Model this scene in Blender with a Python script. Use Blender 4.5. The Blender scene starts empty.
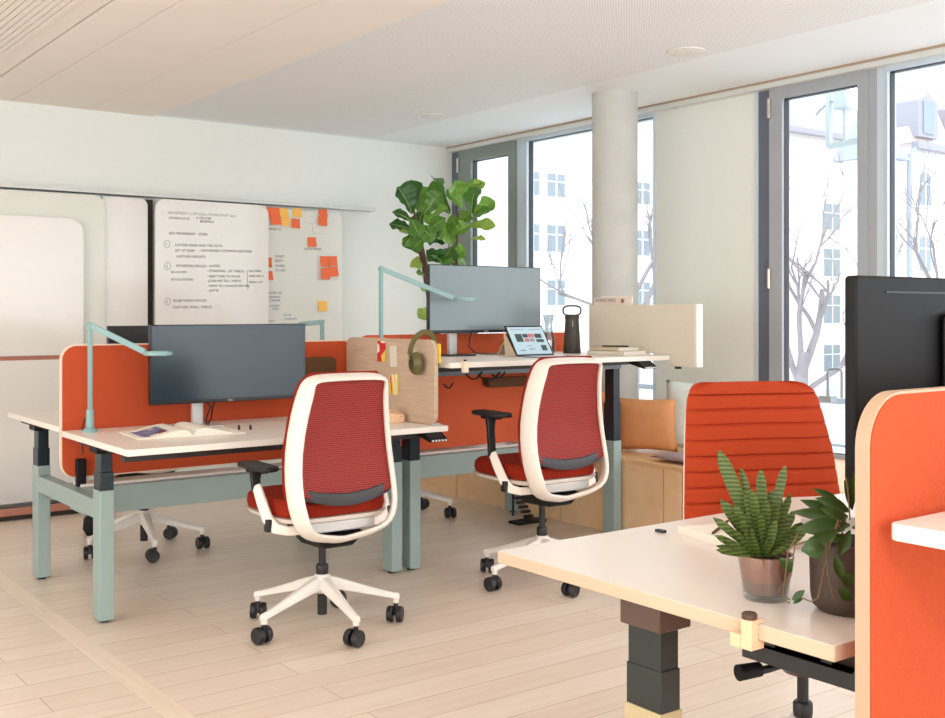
import bpy, bmesh, math, random
from mathutils import Vector, Matrix
random.seed(7)
PI = math.pi
S = bpy.context.scene
COL = S.collection

# ------------------------------------------------------------------ camera (surveyed from the room's own lines)
FPX, CX, HY, EYE = 1091.0, 472.5, 312.0, 1.30
YAW = math.atan2(817, 1091)
FW = Vector((math.sin(YAW), math.cos(YAW), 0)); RT = Vector((math.cos(YAW), -math.sin(YAW), 0))
def ray(u, v): return FW + RT*((u-CX)/FPX) + Vector((0, 0, (HY-v)/FPX))
def atY(u, v, y): d = ray(u, v); k = y/d.y; return Vector((d.x*k, y, EYE+d.z*k))
def atX(u, v, x): d = ray(u, v); k = x/d.x; return Vector((x, d.y*k, EYE+d.z*k))
def atD(u, v, D): d = ray(u, v); return Vector((d.x*D, d.y*D, EYE+d.z*D))
cam = bpy.data.cameras.new('camera'); co = bpy.data.objects.new('camera', cam); COL.objects.link(co)
co.location = (0, 0, EYE); co.rotation_euler = (PI/2, 0, -YAW)
cam.sensor_width = 36; cam.lens = 36*FPX/945; cam.shift_y = -(359-HY)/945; cam.clip_end = 400; cam.clip_start = .02
S.camera = co

# ------------------------------------------------------------------ materials
def lin(c):
    c /= 255.0
    return c/12.92 if c <= .04045 else ((c+.055)/1.055)**2.4
def rgb(r, g, b): return (lin(r), lin(g), lin(b), 1)
def mat(name, col, rough=.5, metal=0, noise=0, nscale=40, bump=0, bscale=200, emit=0, coat=0, spec=.5, trans=0):
    m = bpy.data.materials.new(name); m.use_nodes = True
    nt = m.node_tree; N = nt.nodes; L = nt.links; b = N['Principled BSDF']
    c = rgb(*col); b.inputs['Base Color'].default_value = c
    b.inputs['Roughness'].default_value = rough; b.inputs['Metallic'].default_value = metal
    b.inputs['Specular IOR Level'].default_value = spec
    b.inputs['Coat Weight'].default_value = coat
    tc = N.new('ShaderNodeTexCoord')
    n = N.new('ShaderNodeTexNoise'); n.inputs['Scale'].default_value = nscale; n.inputs['Detail'].default_value = 4
    L.new(tc.outputs['Object'], n.inputs['Vector'])
    r = N.new('ShaderNodeMix'); r.data_type = 'RGBA'; r.blend_type = 'MIX'
    k = max(noise, .02)
    r.inputs[6].default_value = (c[0]*(1-k), c[1]*(1-k), c[2]*(1-k), 1)
    r.inputs[7].default_value = (min(1, c[0]*(1+k)), min(1, c[1]*(1+k)), min(1, c[2]*(1+k)), 1)
    L.new(n.outputs['Fac'], r.inputs[0]); L.new(r.outputs[2], b.inputs['Base Color'])
    if bump:
        n2 = N.new('ShaderNodeTexNoise'); n2.inputs['Scale'].default_value = bscale; n2.inputs['Detail'].default_value = 3
        L.new(tc.outputs['Object'], n2.inputs['Vector'])
        bp = N.new('ShaderNodeBump'); bp.inputs['Strength'].default_value = bump; bp.inputs['Distance'].default_value = .002
        L.new(n2.outputs['Fac'], bp.inputs['Height']); L.new(bp.outputs['Normal'], b.inputs['Normal'])
    if emit:
        b.inputs['Emission Color'].default_value = c; b.inputs['Emission Strength'].default_value = emit
    if trans: b.inputs['Transmission Weight'].default_value = trans
    return m

def glass_mat(name, tint=(1, 1, 1), gloss=.08):
    m = bpy.data.materials.new(name); m.use_nodes = True
    nt = m.node_tree; N = nt.nodes; L = nt.links; N.remove(N['Principled BSDF'])
    t = N.new('ShaderNodeBsdfTransparent'); t.inputs[0].default_value = (*tint, 1)
    g = N.new('ShaderNodeBsdfGlossy'); g.inputs['Roughness'].default_value = .02
    lw = N.new('ShaderNodeLayerWeight'); lw.inputs[0].default_value = .5
    p5 = N.new('ShaderNodeMath'); p5.operation = 'POWER'; p5.inputs[1].default_value = 5
    f = N.new('ShaderNodeMath'); f.operation = 'MULTIPLY_ADD'; f.inputs[1].default_value = .9; f.inputs[2].default_value = gloss*.4
    L.new(lw.outputs['Facing'], p5.inputs[0]); L.new(p5.outputs[0], f.inputs[0])
    x = N.new('ShaderNodeMixShader')
    L.new(f.outputs[0], x.inputs[0]); L.new(t.outputs[0], x.inputs[1]); L.new(g.outputs[0], x.inputs[2])
    L.new(x.outputs[0], N['Material Output'].inputs[0])
    return m

M = {}
M['wall'] = mat('white_wall_paint', (232, 235, 229), .7, bump=.05, bscale=90)
M['ceil'] = mat('white_ceiling_paint', (238, 241, 243), .8)
M['soffit'] = mat('peach_ceiling_boards', (243, 234, 226), .7, noise=.02, nscale=3)
M['dark'] = mat('dark_gap', (60, 52, 46), .7)
M['groove'] = mat('ceiling_groove', (170, 150, 130), .7)
M['board'] = mat('whiteboard_enamel', (236, 233, 227), .16, coat=.2, spec=.5)
M['board2'] = mat('whiteboard_back_panel', (224, 224, 214), .2, coat=.3)
M['alu'] = mat('anodised_aluminium', (176, 178, 178), .35, metal=.7)
M['rail_w'] = mat('pale_rail', (216, 219, 216), .5)
M['frame'] = mat('grey_window_frame', (164, 169, 175), .4)
M['frame_l'] = mat('light_window_mullion', (198, 212, 224), .35)
M['gasket'] = mat('dark_gasket', (40, 44, 54), .5)
M['green_frame'] = mat('grey_green_frame', (132, 143, 138), .45)
M['concrete'] = mat('cast_concrete', (198, 197, 192), .85, noise=.12, nscale=7, bump=.3, bscale=60)
M['mint'] = mat('mint_powder_coat', (150, 169, 166), .38, spec=.4)
M['teal_dark'] = mat('dark_teal_tube', (20, 38, 46), .35)
M['green_dark'] = mat('dark_green_tube', (30, 38, 34), .4)
M['brown_metal'] = mat('brown_bracket', (84, 62, 52), .45)
M['beige_metal'] = mat('beige_leg', (186, 170, 132), .45)
M['top'] = mat('white_desktop_laminate', (238, 230, 220), .35, spec=.4)
M['topw'] = mat('cream_desktop_laminate', (230, 224, 216), .30, spec=.4)
M['orange'] = mat('orange_felt', (194, 84, 52), .95, noise=.12, nscale=220, bump=.6, bscale=900, spec=.1)
M['orange_b'] = mat('light_orange_felt', (214, 102, 68), .95, noise=.10, nscale=220, bump=.6, bscale=900, spec=.1)
M['orange_seat'] = mat('orange_red_upholstery', (184, 70, 40), .9, noise=.08, nscale=200, bump=.5, bscale=900, spec=.1)
M['trim_w'] = mat('cream_edge_trim', (232, 214, 192), .5)
M['trim_tan'] = mat('tan_edge_trim', (192, 162, 134), .5)
M['red'] = mat('red_upholstery', (146, 40, 22), .85, noise=.1, nscale=150, bump=.5, bscale=800, spec=.15)
M['shell'] = mat('white_chair_plastic', (240, 230, 220), .35)
M['black'] = mat('black_plastic', (24, 23, 24), .45)
M['black2'] = mat('matt_black_plastic', (16, 16, 17), .55, spec=.25, bump=.2, bscale=500)
M['wheel'] = mat('caster_rubber', (26, 26, 30), .4)
M['grey_band'] = mat('grey_lumbar_plastic', (60, 59, 65), .5)
M['base_w'] = mat('white_chair_base', (232, 226, 218), .35)
M['screen_a'] = mat('dark_glossy_screen', (34, 52, 62), .22, spec=.6)
M['screen_b'] = mat('grey_glossy_screen', (120, 134, 138), .2, spec=.6)
M['bezel'] = mat('black_bezel', (20, 20, 22), .4)
M['lamp'] = mat('mint_lamp_metal', (134, 170, 170), .35)
M['lampg'] = mat('lamp_diffuser', (236, 246, 240), .4)
M['silver'] = mat('silver_plastic', (205, 205, 203), .3, metal=.3)
M['paper'] = mat('paper', (240, 232, 220), .7)
M['paperp'] = mat('pinkish_paper', (236, 218, 206), .7)
M['felt_b'] = mat('brown_felt', (98, 72, 52), .95, noise=.15, nscale=300, spec=.1)
M['olive'] = mat('olive_headphones', (98, 92, 48), .35, spec=.5)
M['olive_d'] = mat('olive_dark', (62, 58, 34), .6)
M['wood_m'] = mat('wood_maker', (0, 0, 0))
M['leather'] = mat('tan_leather', (216, 150, 98), .45, noise=.12, nscale=14, bump=.4, bscale=60)
M['mintfab'] = mat('mint_fabric', (222, 230, 224), .9, noise=.1, nscale=30, bump=.5, bscale=300)
M['purple'] = mat('grey_purple_fabric', (172, 148, 148), .9, noise=.08, nscale=100, bump=.3, bscale=300)
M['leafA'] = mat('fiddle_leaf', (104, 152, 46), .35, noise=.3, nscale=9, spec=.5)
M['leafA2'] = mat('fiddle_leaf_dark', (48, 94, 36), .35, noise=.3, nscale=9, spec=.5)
M['bark'] = mat('bark', (98, 70, 54), .8, noise=.25, nscale=40, bump=.5, bscale=60)
M['vine'] = mat('vine_stem', (112, 94, 60), .7)
M['leafC'] = mat('trailing_leaf', (50, 84, 34), .4, noise=.35, nscale=60, spec=.5)
M['terra'] = mat('terracotta', (164, 108, 88), .6, noise=.12, nscale=50)
M['potd'] = mat('dark_brown_pot', (70, 54, 44), .5, noise=.2, nscale=30)
M['soil'] = mat('soil', (52, 38, 30), .95, bump=.8, bscale=300)
M['edge_tan'] = mat('tan_edge_band', (206, 182, 156), .45)
M['brown_dark'] = mat('dark_brown_rail', (46, 40, 38), .5)
M['jamb'] = mat('dark_blue_grey_jamb', (98, 104, 118), .4)
M['clamp'] = mat('peach_clamp', (238, 200, 162), .4)
M['facade'] = mat('pale_render_facade', (242, 240, 238), .9)
M['facade2'] = mat('pale_pink_facade', (244, 236, 230), .9)
M['slate'] = mat('pale_slate_roof', (156, 166, 182), .8, noise=.1, nscale=2)
M['pane'] = mat('blue_window_pane', (132, 146, 156), .4)
M['winframe'] = mat('outside_window_frame', (226, 230, 232), .6)
M['mansard'] = mat('pinkish_mansard', (220, 206, 200), .8)
M['dormer'] = mat('dormer_zinc', (154, 154, 166), .6)
M['street'] = mat('pale_street', (190, 198, 205), .9)
M['tree'] = mat('bare_tree_bark', (132, 128, 132), .9, noise=.2, nscale=8)
M['rail'] = mat('railing_metal', (150, 160, 170), .5)
M['ink'] = mat('marker_ink', (112, 110, 114), .8)
M['inkf'] = mat('faded_marker_ink', (176, 172, 168), .8)
M['inkb'] = mat('blue_marker_ink', (120, 124, 160), .8)
M['note_o'] = mat('orange_sticky', (238, 112, 66), .8)
M['note_y'] = mat('yellow_sticky', (250, 190, 92), .8)
M['red_print'] = mat('red_print', (206, 40, 44), .7)
M['yel_print'] = mat('yellow_print', (236, 206, 80), .7)
M['cream_card'] = mat('cream_card', (222, 214, 196), .8, noise=.06, nscale=120)
M['logo'] = mat('logo_white', (200, 204, 208), .5)
M['photo_b'] = mat('magazine_photo_blue', (104, 128, 168), .4, noise=.5, nscale=50)
M['photo_r'] = mat('magazine_photo_red', (128, 52, 52), .4, noise=.3, nscale=50)
M['photo_w'] = mat('magazine_photo_light', (214, 196, 180), .4, noise=.2, nscale=60)
M['disp'] = mat('lit_display', (168, 192, 202), .3, emit=.3)
M['d_dark'] = mat('display_dark_block', (52, 66, 66), .3, emit=.4)
M['d_mid'] = mat('display_mid_block', (120, 128, 130), .3, emit=.5)
M['d_red'] = mat('display_red_block', (170, 90, 96), .3, emit=.5)
M['keys'] = mat('laptop_keys', (120, 126, 168), .5)
M['gold'] = mat('beige_kickstand', (214, 196, 170), .4)
M['glass'] = glass_mat('clear_pane')
M['bottle'] = mat('dark_olive_brown_shell', (62, 56, 48), .5)
M['carafe'] = glass_mat('clear_glassware', (.80, .84, .85), gloss=.4)
M['brass'] = mat('steel_hinge', (196, 190, 180), .3, metal=.8)
M['coral_wood'] = mat('reddish_wood_rail', (176, 118, 96), .5, noise=.1, nscale=20)
M['duct'] = mat('blue_grey_channel', (124, 140, 150), .5)
M['alarm'] = mat('white_speaker_grille', (228, 224, 216), .6)
M['skyblue_frame'] = mat('exterior_frame', (186, 200, 206), .5)

def wood_mat(name, c1, c2, scale=(1, 12, 1), rough=.45):
    m = bpy.data.materials.new(name); m.use_nodes = True
    nt = m.node_tree; N = nt.nodes; L = nt.links; b = N['Principled BSDF']
    tc = N.new('ShaderNodeTexCoord'); mp = N.new('ShaderNodeMapping'); mp.inputs['Scale'].default_value = scale
    n = N.new('ShaderNodeTexNoise'); n.inputs['Scale'].default_value = 3; n.inputs['Detail'].default_value = 6; n.inputs['Distortion'].default_value = .6
    cr = N.new('ShaderNodeValToRGB'); cr.color_ramp.elements[0].color = rgb(*c1); cr.color_ramp.elements[1].color = rgb(*c2)
    cr.color_ramp.elements[0].position = .3; cr.color_ramp.elements[1].position = .7
    L.new(tc.outputs['Object'], mp.inputs[0]); L.new(mp.outputs[0], n.inputs['Vector']); L.new(n.outputs['Fac'], cr.inputs[0]); L.new(cr.outputs[0], b.inputs['Base Color'])
    b.inputs['Roughness'].default_value = rough
    return m
M['oak'] = wood_mat('pale_oak_felt', (190, 164, 140), (206, 180, 156), (1, 2, 26), .7)
M['birch'] = wood_mat('birch_plywood', (232, 192, 146), (241, 207, 166), (2, 2, 2.5), .5)
M['birch_top'] = wood_mat('birch_top', (224, 180, 130), (236, 196, 150), (8, 1, 1), .45)

def floor_mat():
    m = bpy.data.materials.new('oak_plank_floor'); m.use_nodes = True
    nt = m.node_tree; N = nt.nodes; L = nt.links; b = N['Principled BSDF']
    tc = N.new('ShaderNodeTexCoord')
    mp = N.new('ShaderNodeMapping'); mp.inputs['Location'].default_value = (.35, .06, 0)
    br = N.new('ShaderNodeTexBrick'); br.offset = .37; br.offset_frequency = 2; br.squash = 1
    br.inputs['Scale'].default_value = 1; br.inputs['Brick Width'].default_value = 2.2; br.inputs['Row Height'].default_value = .155
    br.inputs['Mortar Size'].default_value = .0013; br.inputs['Mortar Smooth'].default_value = .2; br.inputs['Bias'].default_value = 0
    br.inputs['Color1'].default_value = rgb(236, 222, 207); br.inputs['Color2'].default_value = rgb(228, 211, 194); br.inputs['Mortar'].default_value = rgb(158, 128, 104)
    L.new(tc.outputs['Object'], mp.inputs[0]); L.new(mp.outputs[0], br.inputs['Vector'])
    m2 = N.new('ShaderNodeMapping'); m2.inputs['Scale'].default_value = (1.2, 16, 1)
    n = N.new('ShaderNodeTexNoise'); n.inputs['Scale'].default_value = 2; n.inputs['Detail'].default_value = 6; n.inputs['Distortion'].default_value = .4
    L.new(tc.outputs['Object'], m2.inputs[0]); L.new(m2.outputs[0], n.inputs['Vector'])
    mx = N.new('ShaderNodeMix'); mx.data_type = 'RGBA'; mx.blend_type = 'MULTIPLY'; mx.inputs[0].default_value = .55
    cr = N.new('ShaderNodeValToRGB'); cr.color_ramp.elements[0].color = (.84, .80, .76, 1); cr.color_ramp.elements[0].position = .3; cr.color_ramp.elements[1].position = .7; cr.color_ramp.elements[1].color = (1, 1, 1, 1)
    L.new(n.outputs['Fac'], cr.inputs[0]); L.new(br.outputs['Color'], mx.inputs[6]); L.new(cr.outputs[0], mx.inputs[7])
    L.new(mx.outputs[2], b.inputs['Base Color']); b.inputs['Roughness'].default_value = .33; b.inputs['Specular IOR Level'].default_value = .5
    return m
M['floor'] = floor_mat()
M['floor_strip'] = wood_mat('oak_floor_strip', (230, 212, 192), (238, 222, 204), (12, 1, 1), .33)

def dots_mat():
    m = bpy.data.materials.new('perforated_ceiling_panel'); m.use_nodes = True
    nt = m.node_tree; N = nt.nodes; L = nt.links; b = N['Principled BSDF']
    tc = N.new('ShaderNodeTexCoord'); sx = N.new('ShaderNodeSeparateXYZ'); L.new(tc.outputs['Object'], sx.inputs[0])
    def mth(op, a, bb=None):
        x = N.new('ShaderNodeMath'); x.operation = op
        for i, q in enumerate((a, bb)):
            if q is None: continue
            if isinstance(q, (int, float)): x.inputs[i].default_value = q
            else: L.new(q, x.inputs[i])
        return x.outputs[0]
    s = 1/.017
    def cell(o): return mth('SUBTRACT', mth('FRACT', mth('MULTIPLY', o, s)), .5)
    a = cell(sx.outputs[0]); c = cell(sx.outputs[1])
    r = mth('SQRT', mth('ADD', mth('MULTIPLY', a, a), mth('MULTIPLY', c, c)))
    k = mth('LESS_THAN', r, .25)
    mx = N.new('ShaderNodeMix'); mx.data_type = 'RGBA'; mx.inputs[6].default_value = rgb(240, 242, 243); mx.inputs[7].default_value = rgb(196, 184, 178)
    L.new(k, mx.inputs[0]); L.new(mx.outputs[2], b.inputs['Base Color']); b.inputs['Roughness'].default_value = .8
    return m
M['perf'] = dots_mat()

def mesh_fabric():
    m = bpy.data.materials.new('red_knit_mesh'); m.use_nodes = True
    nt = m.node_tree; N = nt.nodes; L = nt.links; b = N['Principled BSDF']
    tc = N.new('ShaderNodeTexCoord'); mp = N.new('ShaderNodeMapping'); mp.inputs['Rotation'].default_value = (PI/2, 0, 0)
    br = N.new('ShaderNodeTexBrick'); br.offset = .5
    br.inputs['Scale'].default_value = 1; br.inputs['Brick Width'].default_value = .0125; br.inputs['Row Height'].default_value = .0085
    br.inputs['Mortar Size'].default_value = .0026; br.inputs['Mortar Smooth'].default_value = .5
    br.inputs['Color1'].default_value = rgb(84, 18, 17); br.inputs['Color2'].default_value = rgb(96, 22, 20); br.inputs['Mortar'].default_value = rgb(170, 54, 48)
    L.new(tc.outputs['Object'], mp.inputs[0]); L.new(mp.outputs[0], br.inputs['Vector']); L.new(br.outputs['Color'], b.inputs['Base Color'])
    bp = N.new('ShaderNodeBump'); bp.inputs['Strength'].default_value = .6; bp.inputs['Distance'].default_value = .003
    L.new(br.outputs['Fac'], bp.inputs['Height']); L.new(bp.outputs['Normal'], b.inputs['Normal'])
    b.inputs['Roughness'].default_value = .7
    return m
M['mesh'] = mesh_fabric()

def stripe_leaf():
    m = bpy.data.materials.new('banded_thick_leaf'); m.use_nodes = True
    nt = m.node_tree; N = nt.nodes; L = nt.links; b = N['Principled BSDF']
    tc = N.new('ShaderNodeTexCoord'); w = N.new('ShaderNodeTexWave'); w.bands_direction = 'Z'; w.inputs['Scale'].default_value = 42; w.inputs['Distortion'].default_value = 1.2; w.inputs['Detail'].default_value = 2; w.inputs['Detail Scale'].default_value = 6
    cr = N.new('ShaderNodeValToRGB'); cr.color_ramp.elements[0].color = rgb(62, 82, 36); cr.color_ramp.elements[1].color = rgb(104, 122, 58); cr.color_ramp.elements[0].position = .35; cr.color_ramp.elements[1].position = .85
    L.new(tc.outputs['Object'], w.inputs['Vector']); L.new(w.outputs['Fac'], cr.inputs[0]); L.new(cr.outputs[0], b.inputs['Base Color']); b.inputs['Roughness'].default_value = .45
    return m
M['leafB'] = stripe_leaf()

# ------------------------------------------------------------------ mesh helpers
class MB:
    def __init__(s): s.v = []; s.f = []; s.mi = []; s.cur = 0
    def add(s, vs, fs):
        n = len(s.v); s.v += [Vector(p) for p in vs]; s.f += [tuple(i+n for i in q) for q in fs]; s.mi += [s.cur]*len(fs); return s
    def box(s, x0, x1, y0, y1, z0, z1):
        vs = [(x, y, z) for x in (x0, x1) for y in (y0, y1) for z in (z0, z1)]
        return s.add(vs, [(0, 1, 3, 2), (4, 6, 7, 5), (0, 4, 5, 1), (2, 3, 7, 6), (0, 2, 6, 4), (1, 5, 7, 3)])
    def prism(s, pts, ax, a, b):
        # pts: 2D outline; ax: axis of extrusion ('x','y','z')
        def P(p, t):
            return (t, p[0], p[1]) if ax == 'x' else (p[0], t, p[1]) if ax == 'y' else (p[0], p[1], t)
        n = len(pts); vs = [P(p, a) for p in pts]+[P(p, b) for p in pts]
        return s.add(vs, [tuple(range(n))[::-1], tuple(range(n, 2*n))]+[(i, (i+1) % n, (i+1) % n+n, i+n) for i in range(n)])
    def frame(s, outer, inner, ax, a, b):
        n = len(outer)
        def P(p, t): return (t, p[0], p[1]) if ax == 'x' else (p[0], t, p[1]) if ax == 'y' else (p[0], p[1], t)
        vs = [P(p, t) for t in (a, b) for r in (outer, inner) for p in r]
        fs = []
        for i in range(n):
            j = (i+1) % n
            fs += [(i, j, n+j, n+i), (2*n+i, 3*n+i, 3*n+j, 2*n+j), (i, 2*n+i, 2*n+j, j), (n+i, n+j, 3*n+j, 3*n+i)]
        return s.add(vs, fs)
    def rings(s, R, caps=True, closed=False):
        n = len(R[0]); vs = [p for r in R for p in r]; fs = []
        K = len(R)
        for k in range(K if closed else K-1):
            k2 = (k+1) % K
            for i in range(n):
                j = (i+1) % n; fs.append((k*n+i, k*n+j, k2*n+j, k2*n+i))
        if caps and not closed: fs += [tuple(range(n))[::-1], tuple(range((K-1)*n, K*n))]
        return s.add(vs, fs)
    def tube(s, pts, r, n=10, flat=None, up=Vector((0, 0, 1))):
        pts = [Vector(p) for p in pts]; R = []
        rs = r if isinstance(r, (list, tuple)) else [r]*len(pts)
        nrm = None
        for i, p in enumerate(pts):
            t = (pts[min(i+1, len(pts)-1)]-pts[max(i-1, 0)]).normalized()
            if nrm is None:
                nrm = up.cross(t)
                if nrm.length < 1e-3: nrm = Vector((1, 0, 0)).cross(t)
                nrm.normalize()
            else:
                nrm = (nrm-t*nrm.dot(t)).normalized()
            bn = t.cross(nrm)
            if flat:   # rectangular section (w along nrm, h along bn)
                w, h = flat[0]*rs[i], flat[1]*rs[i]
                R.append([p+nrm*a*w+bn*b*h for a, b in ((-.5, -.5), (.5, -.5), (.5, .5), (-.5, .5))])
            else:
                R.append([p+(nrm*math.cos(2*PI*q/n)+bn*math.sin(2*PI*q/n))*rs[i] for q in range(n)])
        return s.rings(R)
    def lathe(s, prof, c=(0, 0, 0), n=24, axis='z'):
        R = []
        for r, h in prof:
            ring = []
            for q in range(n):
                a = 2*PI*q/n
                p = (r*math.cos(a), r*math.sin(a), h)
                if axis == 'x': p = (h, r*math.cos(a), r*math.sin(a))
                if axis == 'y': p = (r*math.sin(a), h, r*math.cos(a))
                ring.append(Vector(c)+Vector(p))
            R.append(ring)
        return s.rings(R)
    def xf(s, mtx, start=0):
        for i in range(start, len(s.v)): s.v[i] = mtx @ s.v[i]
        return s
    def build(s, name, m, parent=None, bevel=0, smooth=None, sub=0, seg=2, kind=None, label=None):
        me = bpy.data.meshes.new(name)
        vs = s.v
        top = parent
        while top is not None and top.parent is not None: top = top.parent
        if top is not None and top.get('_world'):
            inv = parent_matrix(top).inverted(); vs = [inv @ p for p in s.v]
        me.from_pydata([tuple(p) for p in vs], [], s.f)
        bm = bmesh.new(); bm.from_mesh(me); bmesh.ops.recalc_face_normals(bm, faces=bm.faces); bm.to_mesh(me); bm.free()
        ms = m if isinstance(m, (list, tuple)) else [m]
        for q in ms: me.materials.append(M[q] if isinstance(q, str) else q)
        if len(ms) > 1:
            for p, k in zip(me.polygons, s.mi): p.material_index = k
        if smooth is None: smooth = True
        if smooth:
            me.polygons.foreach_set('use_smooth', [True]*len(me.polygons))
            try: me.set_sharp_from_angle(angle=math.radians(38))
            except Exception: pass
        o = bpy.data.objects.new(name, me); COL.objects.link(o)
        if parent is not None: o.parent = parent
        if bevel:
            b = o.modifiers.new('bevel', 'BEVEL'); b.width = bevel; b.segments = seg; b.limit_method = 'ANGLE'; b.angle_limit = math.radians(40); b.harden_normals = False
        if sub:
            b = o.modifiers.new('sub', 'SUBSURF'); b.levels = sub; b.render_levels = sub
        if kind: o['kind'] = kind
        if label: o['label'] = label
        return o
def parent_matrix(p):
    m = Matrix.Translation(p.location) @ p.rotation_euler.to_matrix().to_4x4()
    return m
ROOTS = []
def thing(name, label, cat, loc=(0, 0, 0), rz=0, group=None, world=True):
    o = bpy.data.objects.new(name, None); COL.objects.link(o); o.empty_display_size = .05
    o.location = loc; o.rotation_euler = (0, 0, rz); o['label'] = label; o['category'] = cat
    if world: o['_world'] = 1; ROOTS.append(o)
    if group: o['group'] = group
    return o
def tag(o, label, cat, group=None):
    o['label'] = label; o['category'] = cat
    if group: o['group'] = group
    return o
def struct(name, mb, m, **k):
    return mb.build(name, m, kind='structure', **k)
def children(o): return [c for c in COL.objects if c.parent == o]
def dup(o, loc, rz, label):
    def cp(q, par):
        c = q.copy(); COL.objects.link(c)
        if par is not None: c.parent = par
        for ch in children(q): cp(ch, c)
        return c
    r = cp(o, None); r.location = loc; r.rotation_euler = (0, 0, rz); r['label'] = label
    return r
def rrect(x0, x1, y0, y1, r, n=6, corners=(1, 1, 1, 1)):
    # corners order: (x1,y1),(x0,y1),(x0,y0),(x1,y0)
    out = []
    cs = [(x1, y1, 0), (x0, y1, 90), (x0, y0, 180), (x1, y0, 270)]
    for (cx, cy, a0), on in zip(cs, corners):
        rr = r if on else 1e-4
        ax = cx-rr if cx == x1 else cx+rr; ay = cy-rr if cy == y1 else cy+rr
        for i in range(n+1):
            a = math.radians(a0+90*i/n); out.append((ax+rr*math.cos(a), ay+rr*math.sin(a)))
    return out
def text(name, s, size, m, parent=None, mtx=None, spacing=1.0, kind=None, ext=.0006):
    """flat lettering as one mesh; list of (string, matrix, size)"""
    items = s if isinstance(s, list) else [(s, mtx, size)]
    out = MB()
    for st, mt, sz in items:
        cu = bpy.data.curves.new('t', 'FONT'); cu.body = st; cu.size = sz; cu.space_character = spacing; cu.extrude = ext; cu.resolution_u = 2
        ob = bpy.data.objects.new('t', cu); COL.objects.link(ob)
        bpy.context.view_layer.update()
        me = bpy.data.meshes.new_from_object(ob.evaluated_get(bpy.context.evaluated_depsgraph_get()))
        out.add([mt @ v.co for v in me.vertices], [tuple(p.vertices) for p in me.polygons])
        bpy.data.objects.remove(ob); bpy.data.curves.remove(cu); bpy.data.meshes.remove(me)
    return out.build(name, m, parent, smooth=False)
def basis(o, x, y):
    x = Vector(x).normalized(); y = Vector(y).normalized(); z = x.cross(y)
    m = Matrix.Identity(4)
    for i in range(3): m[i][0] = x[i]; m[i][1] = y[i]; m[i][2] = z[i]; m[i][3] = o[i]
    return m

# ------------------------------------------------------------------ the room
ZC = 2.70; YB = 7.64; XW = 5.53; X0, Y0 = -2.6, -2.6
struct('floor', MB().box(X0, XW+.2, Y0, YB+.2, -.12, 0), 'floor', smooth=False)
struct('trim_1', MB().box(1.31, 1.385, Y0, YB-.6, -.01, .0012), 'floor_strip', smooth=False)
b = MB(); b.box(2.855, XW+.2, Y0, YB+.2, ZC+.012, ZC+.3)
b.cur = 1; b.box(2.857, 4.62, Y0, YB-.12, ZC+.006, ZC+.0115)
struct('ceiling', b, ['ceil', 'perf'], smooth=False)
b = MB()
for a, c in ((X0, 1.637), (1.650, 1.889), (1.893, 2.395), (2.398, 2.855)): b.box(a, c, Y0, YB+.2, ZC, ZC+.05)
b.cur = 1; b.box(X0, 2.855, Y0, YB+.2, ZC+.0505, ZC+.3)
struct('trim_2', b, ['soffit', 'groove'], smooth=False)
v = thing('ceiling_vent', 'slatted ventilation grille set in the peach ceiling at top left', 'vent', (1.2, 5.4, ZC-.004))
MB().box(.85, 1.515, 4.0, 6.22, ZC-.004, ZC-.001).build('backing_plate', 'groove', v, smooth=False)
b = MB(); x = .855
while x < 1.50:
    b.box(x, x+.027, 4.0, 6.22, ZC-.012, ZC-.0045); x += .0335
b.build('slats', 'soffit', v, smooth=False)
struct('wall_back', MB().box(X0, XW+.2, YB, YB+.2, 0, ZC+.3), 'wall', smooth=False)
struct('wall_left', MB().box(X0-.2, X0, Y0, YB+.2, 0, ZC+.3), 'wall', smooth=False)

def disc(u, v, r, lab):
    p = ray(u, v); k = (ZC+.006-EYE)/p.z; x, y = p.x*k, p.y*k
    t = thing('ceiling_speaker', lab, 'speaker', (x, y, ZC+.005))
    MB().lathe([(0.001, ZC+.005), (r, ZC+.005), (r, ZC-.001), (r*.93, ZC-.004), (.001, ZC-.004)], (x, y, 0), 32).build('rim', 'alarm', t)
    b = MB()
    for i in range(24):
        a = i*2.4; q = r*.82*math.sqrt((i+.5)/24)
        b.lathe([(.0005, ZC-.0055), (.006, ZC-.0055), (.006, ZC-.0041), (.0005, ZC-.0041)], (x+q*math.cos(a), y+q*math.sin(a), 0), 8)
    b.build('sound_holes', 'winframe', t)
disc(686, 51, .105, 'round white ceiling speaker above the concrete column and pale pillar')
disc(432, 115, .085, 'small round white ceiling speaker near the back corner')

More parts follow.
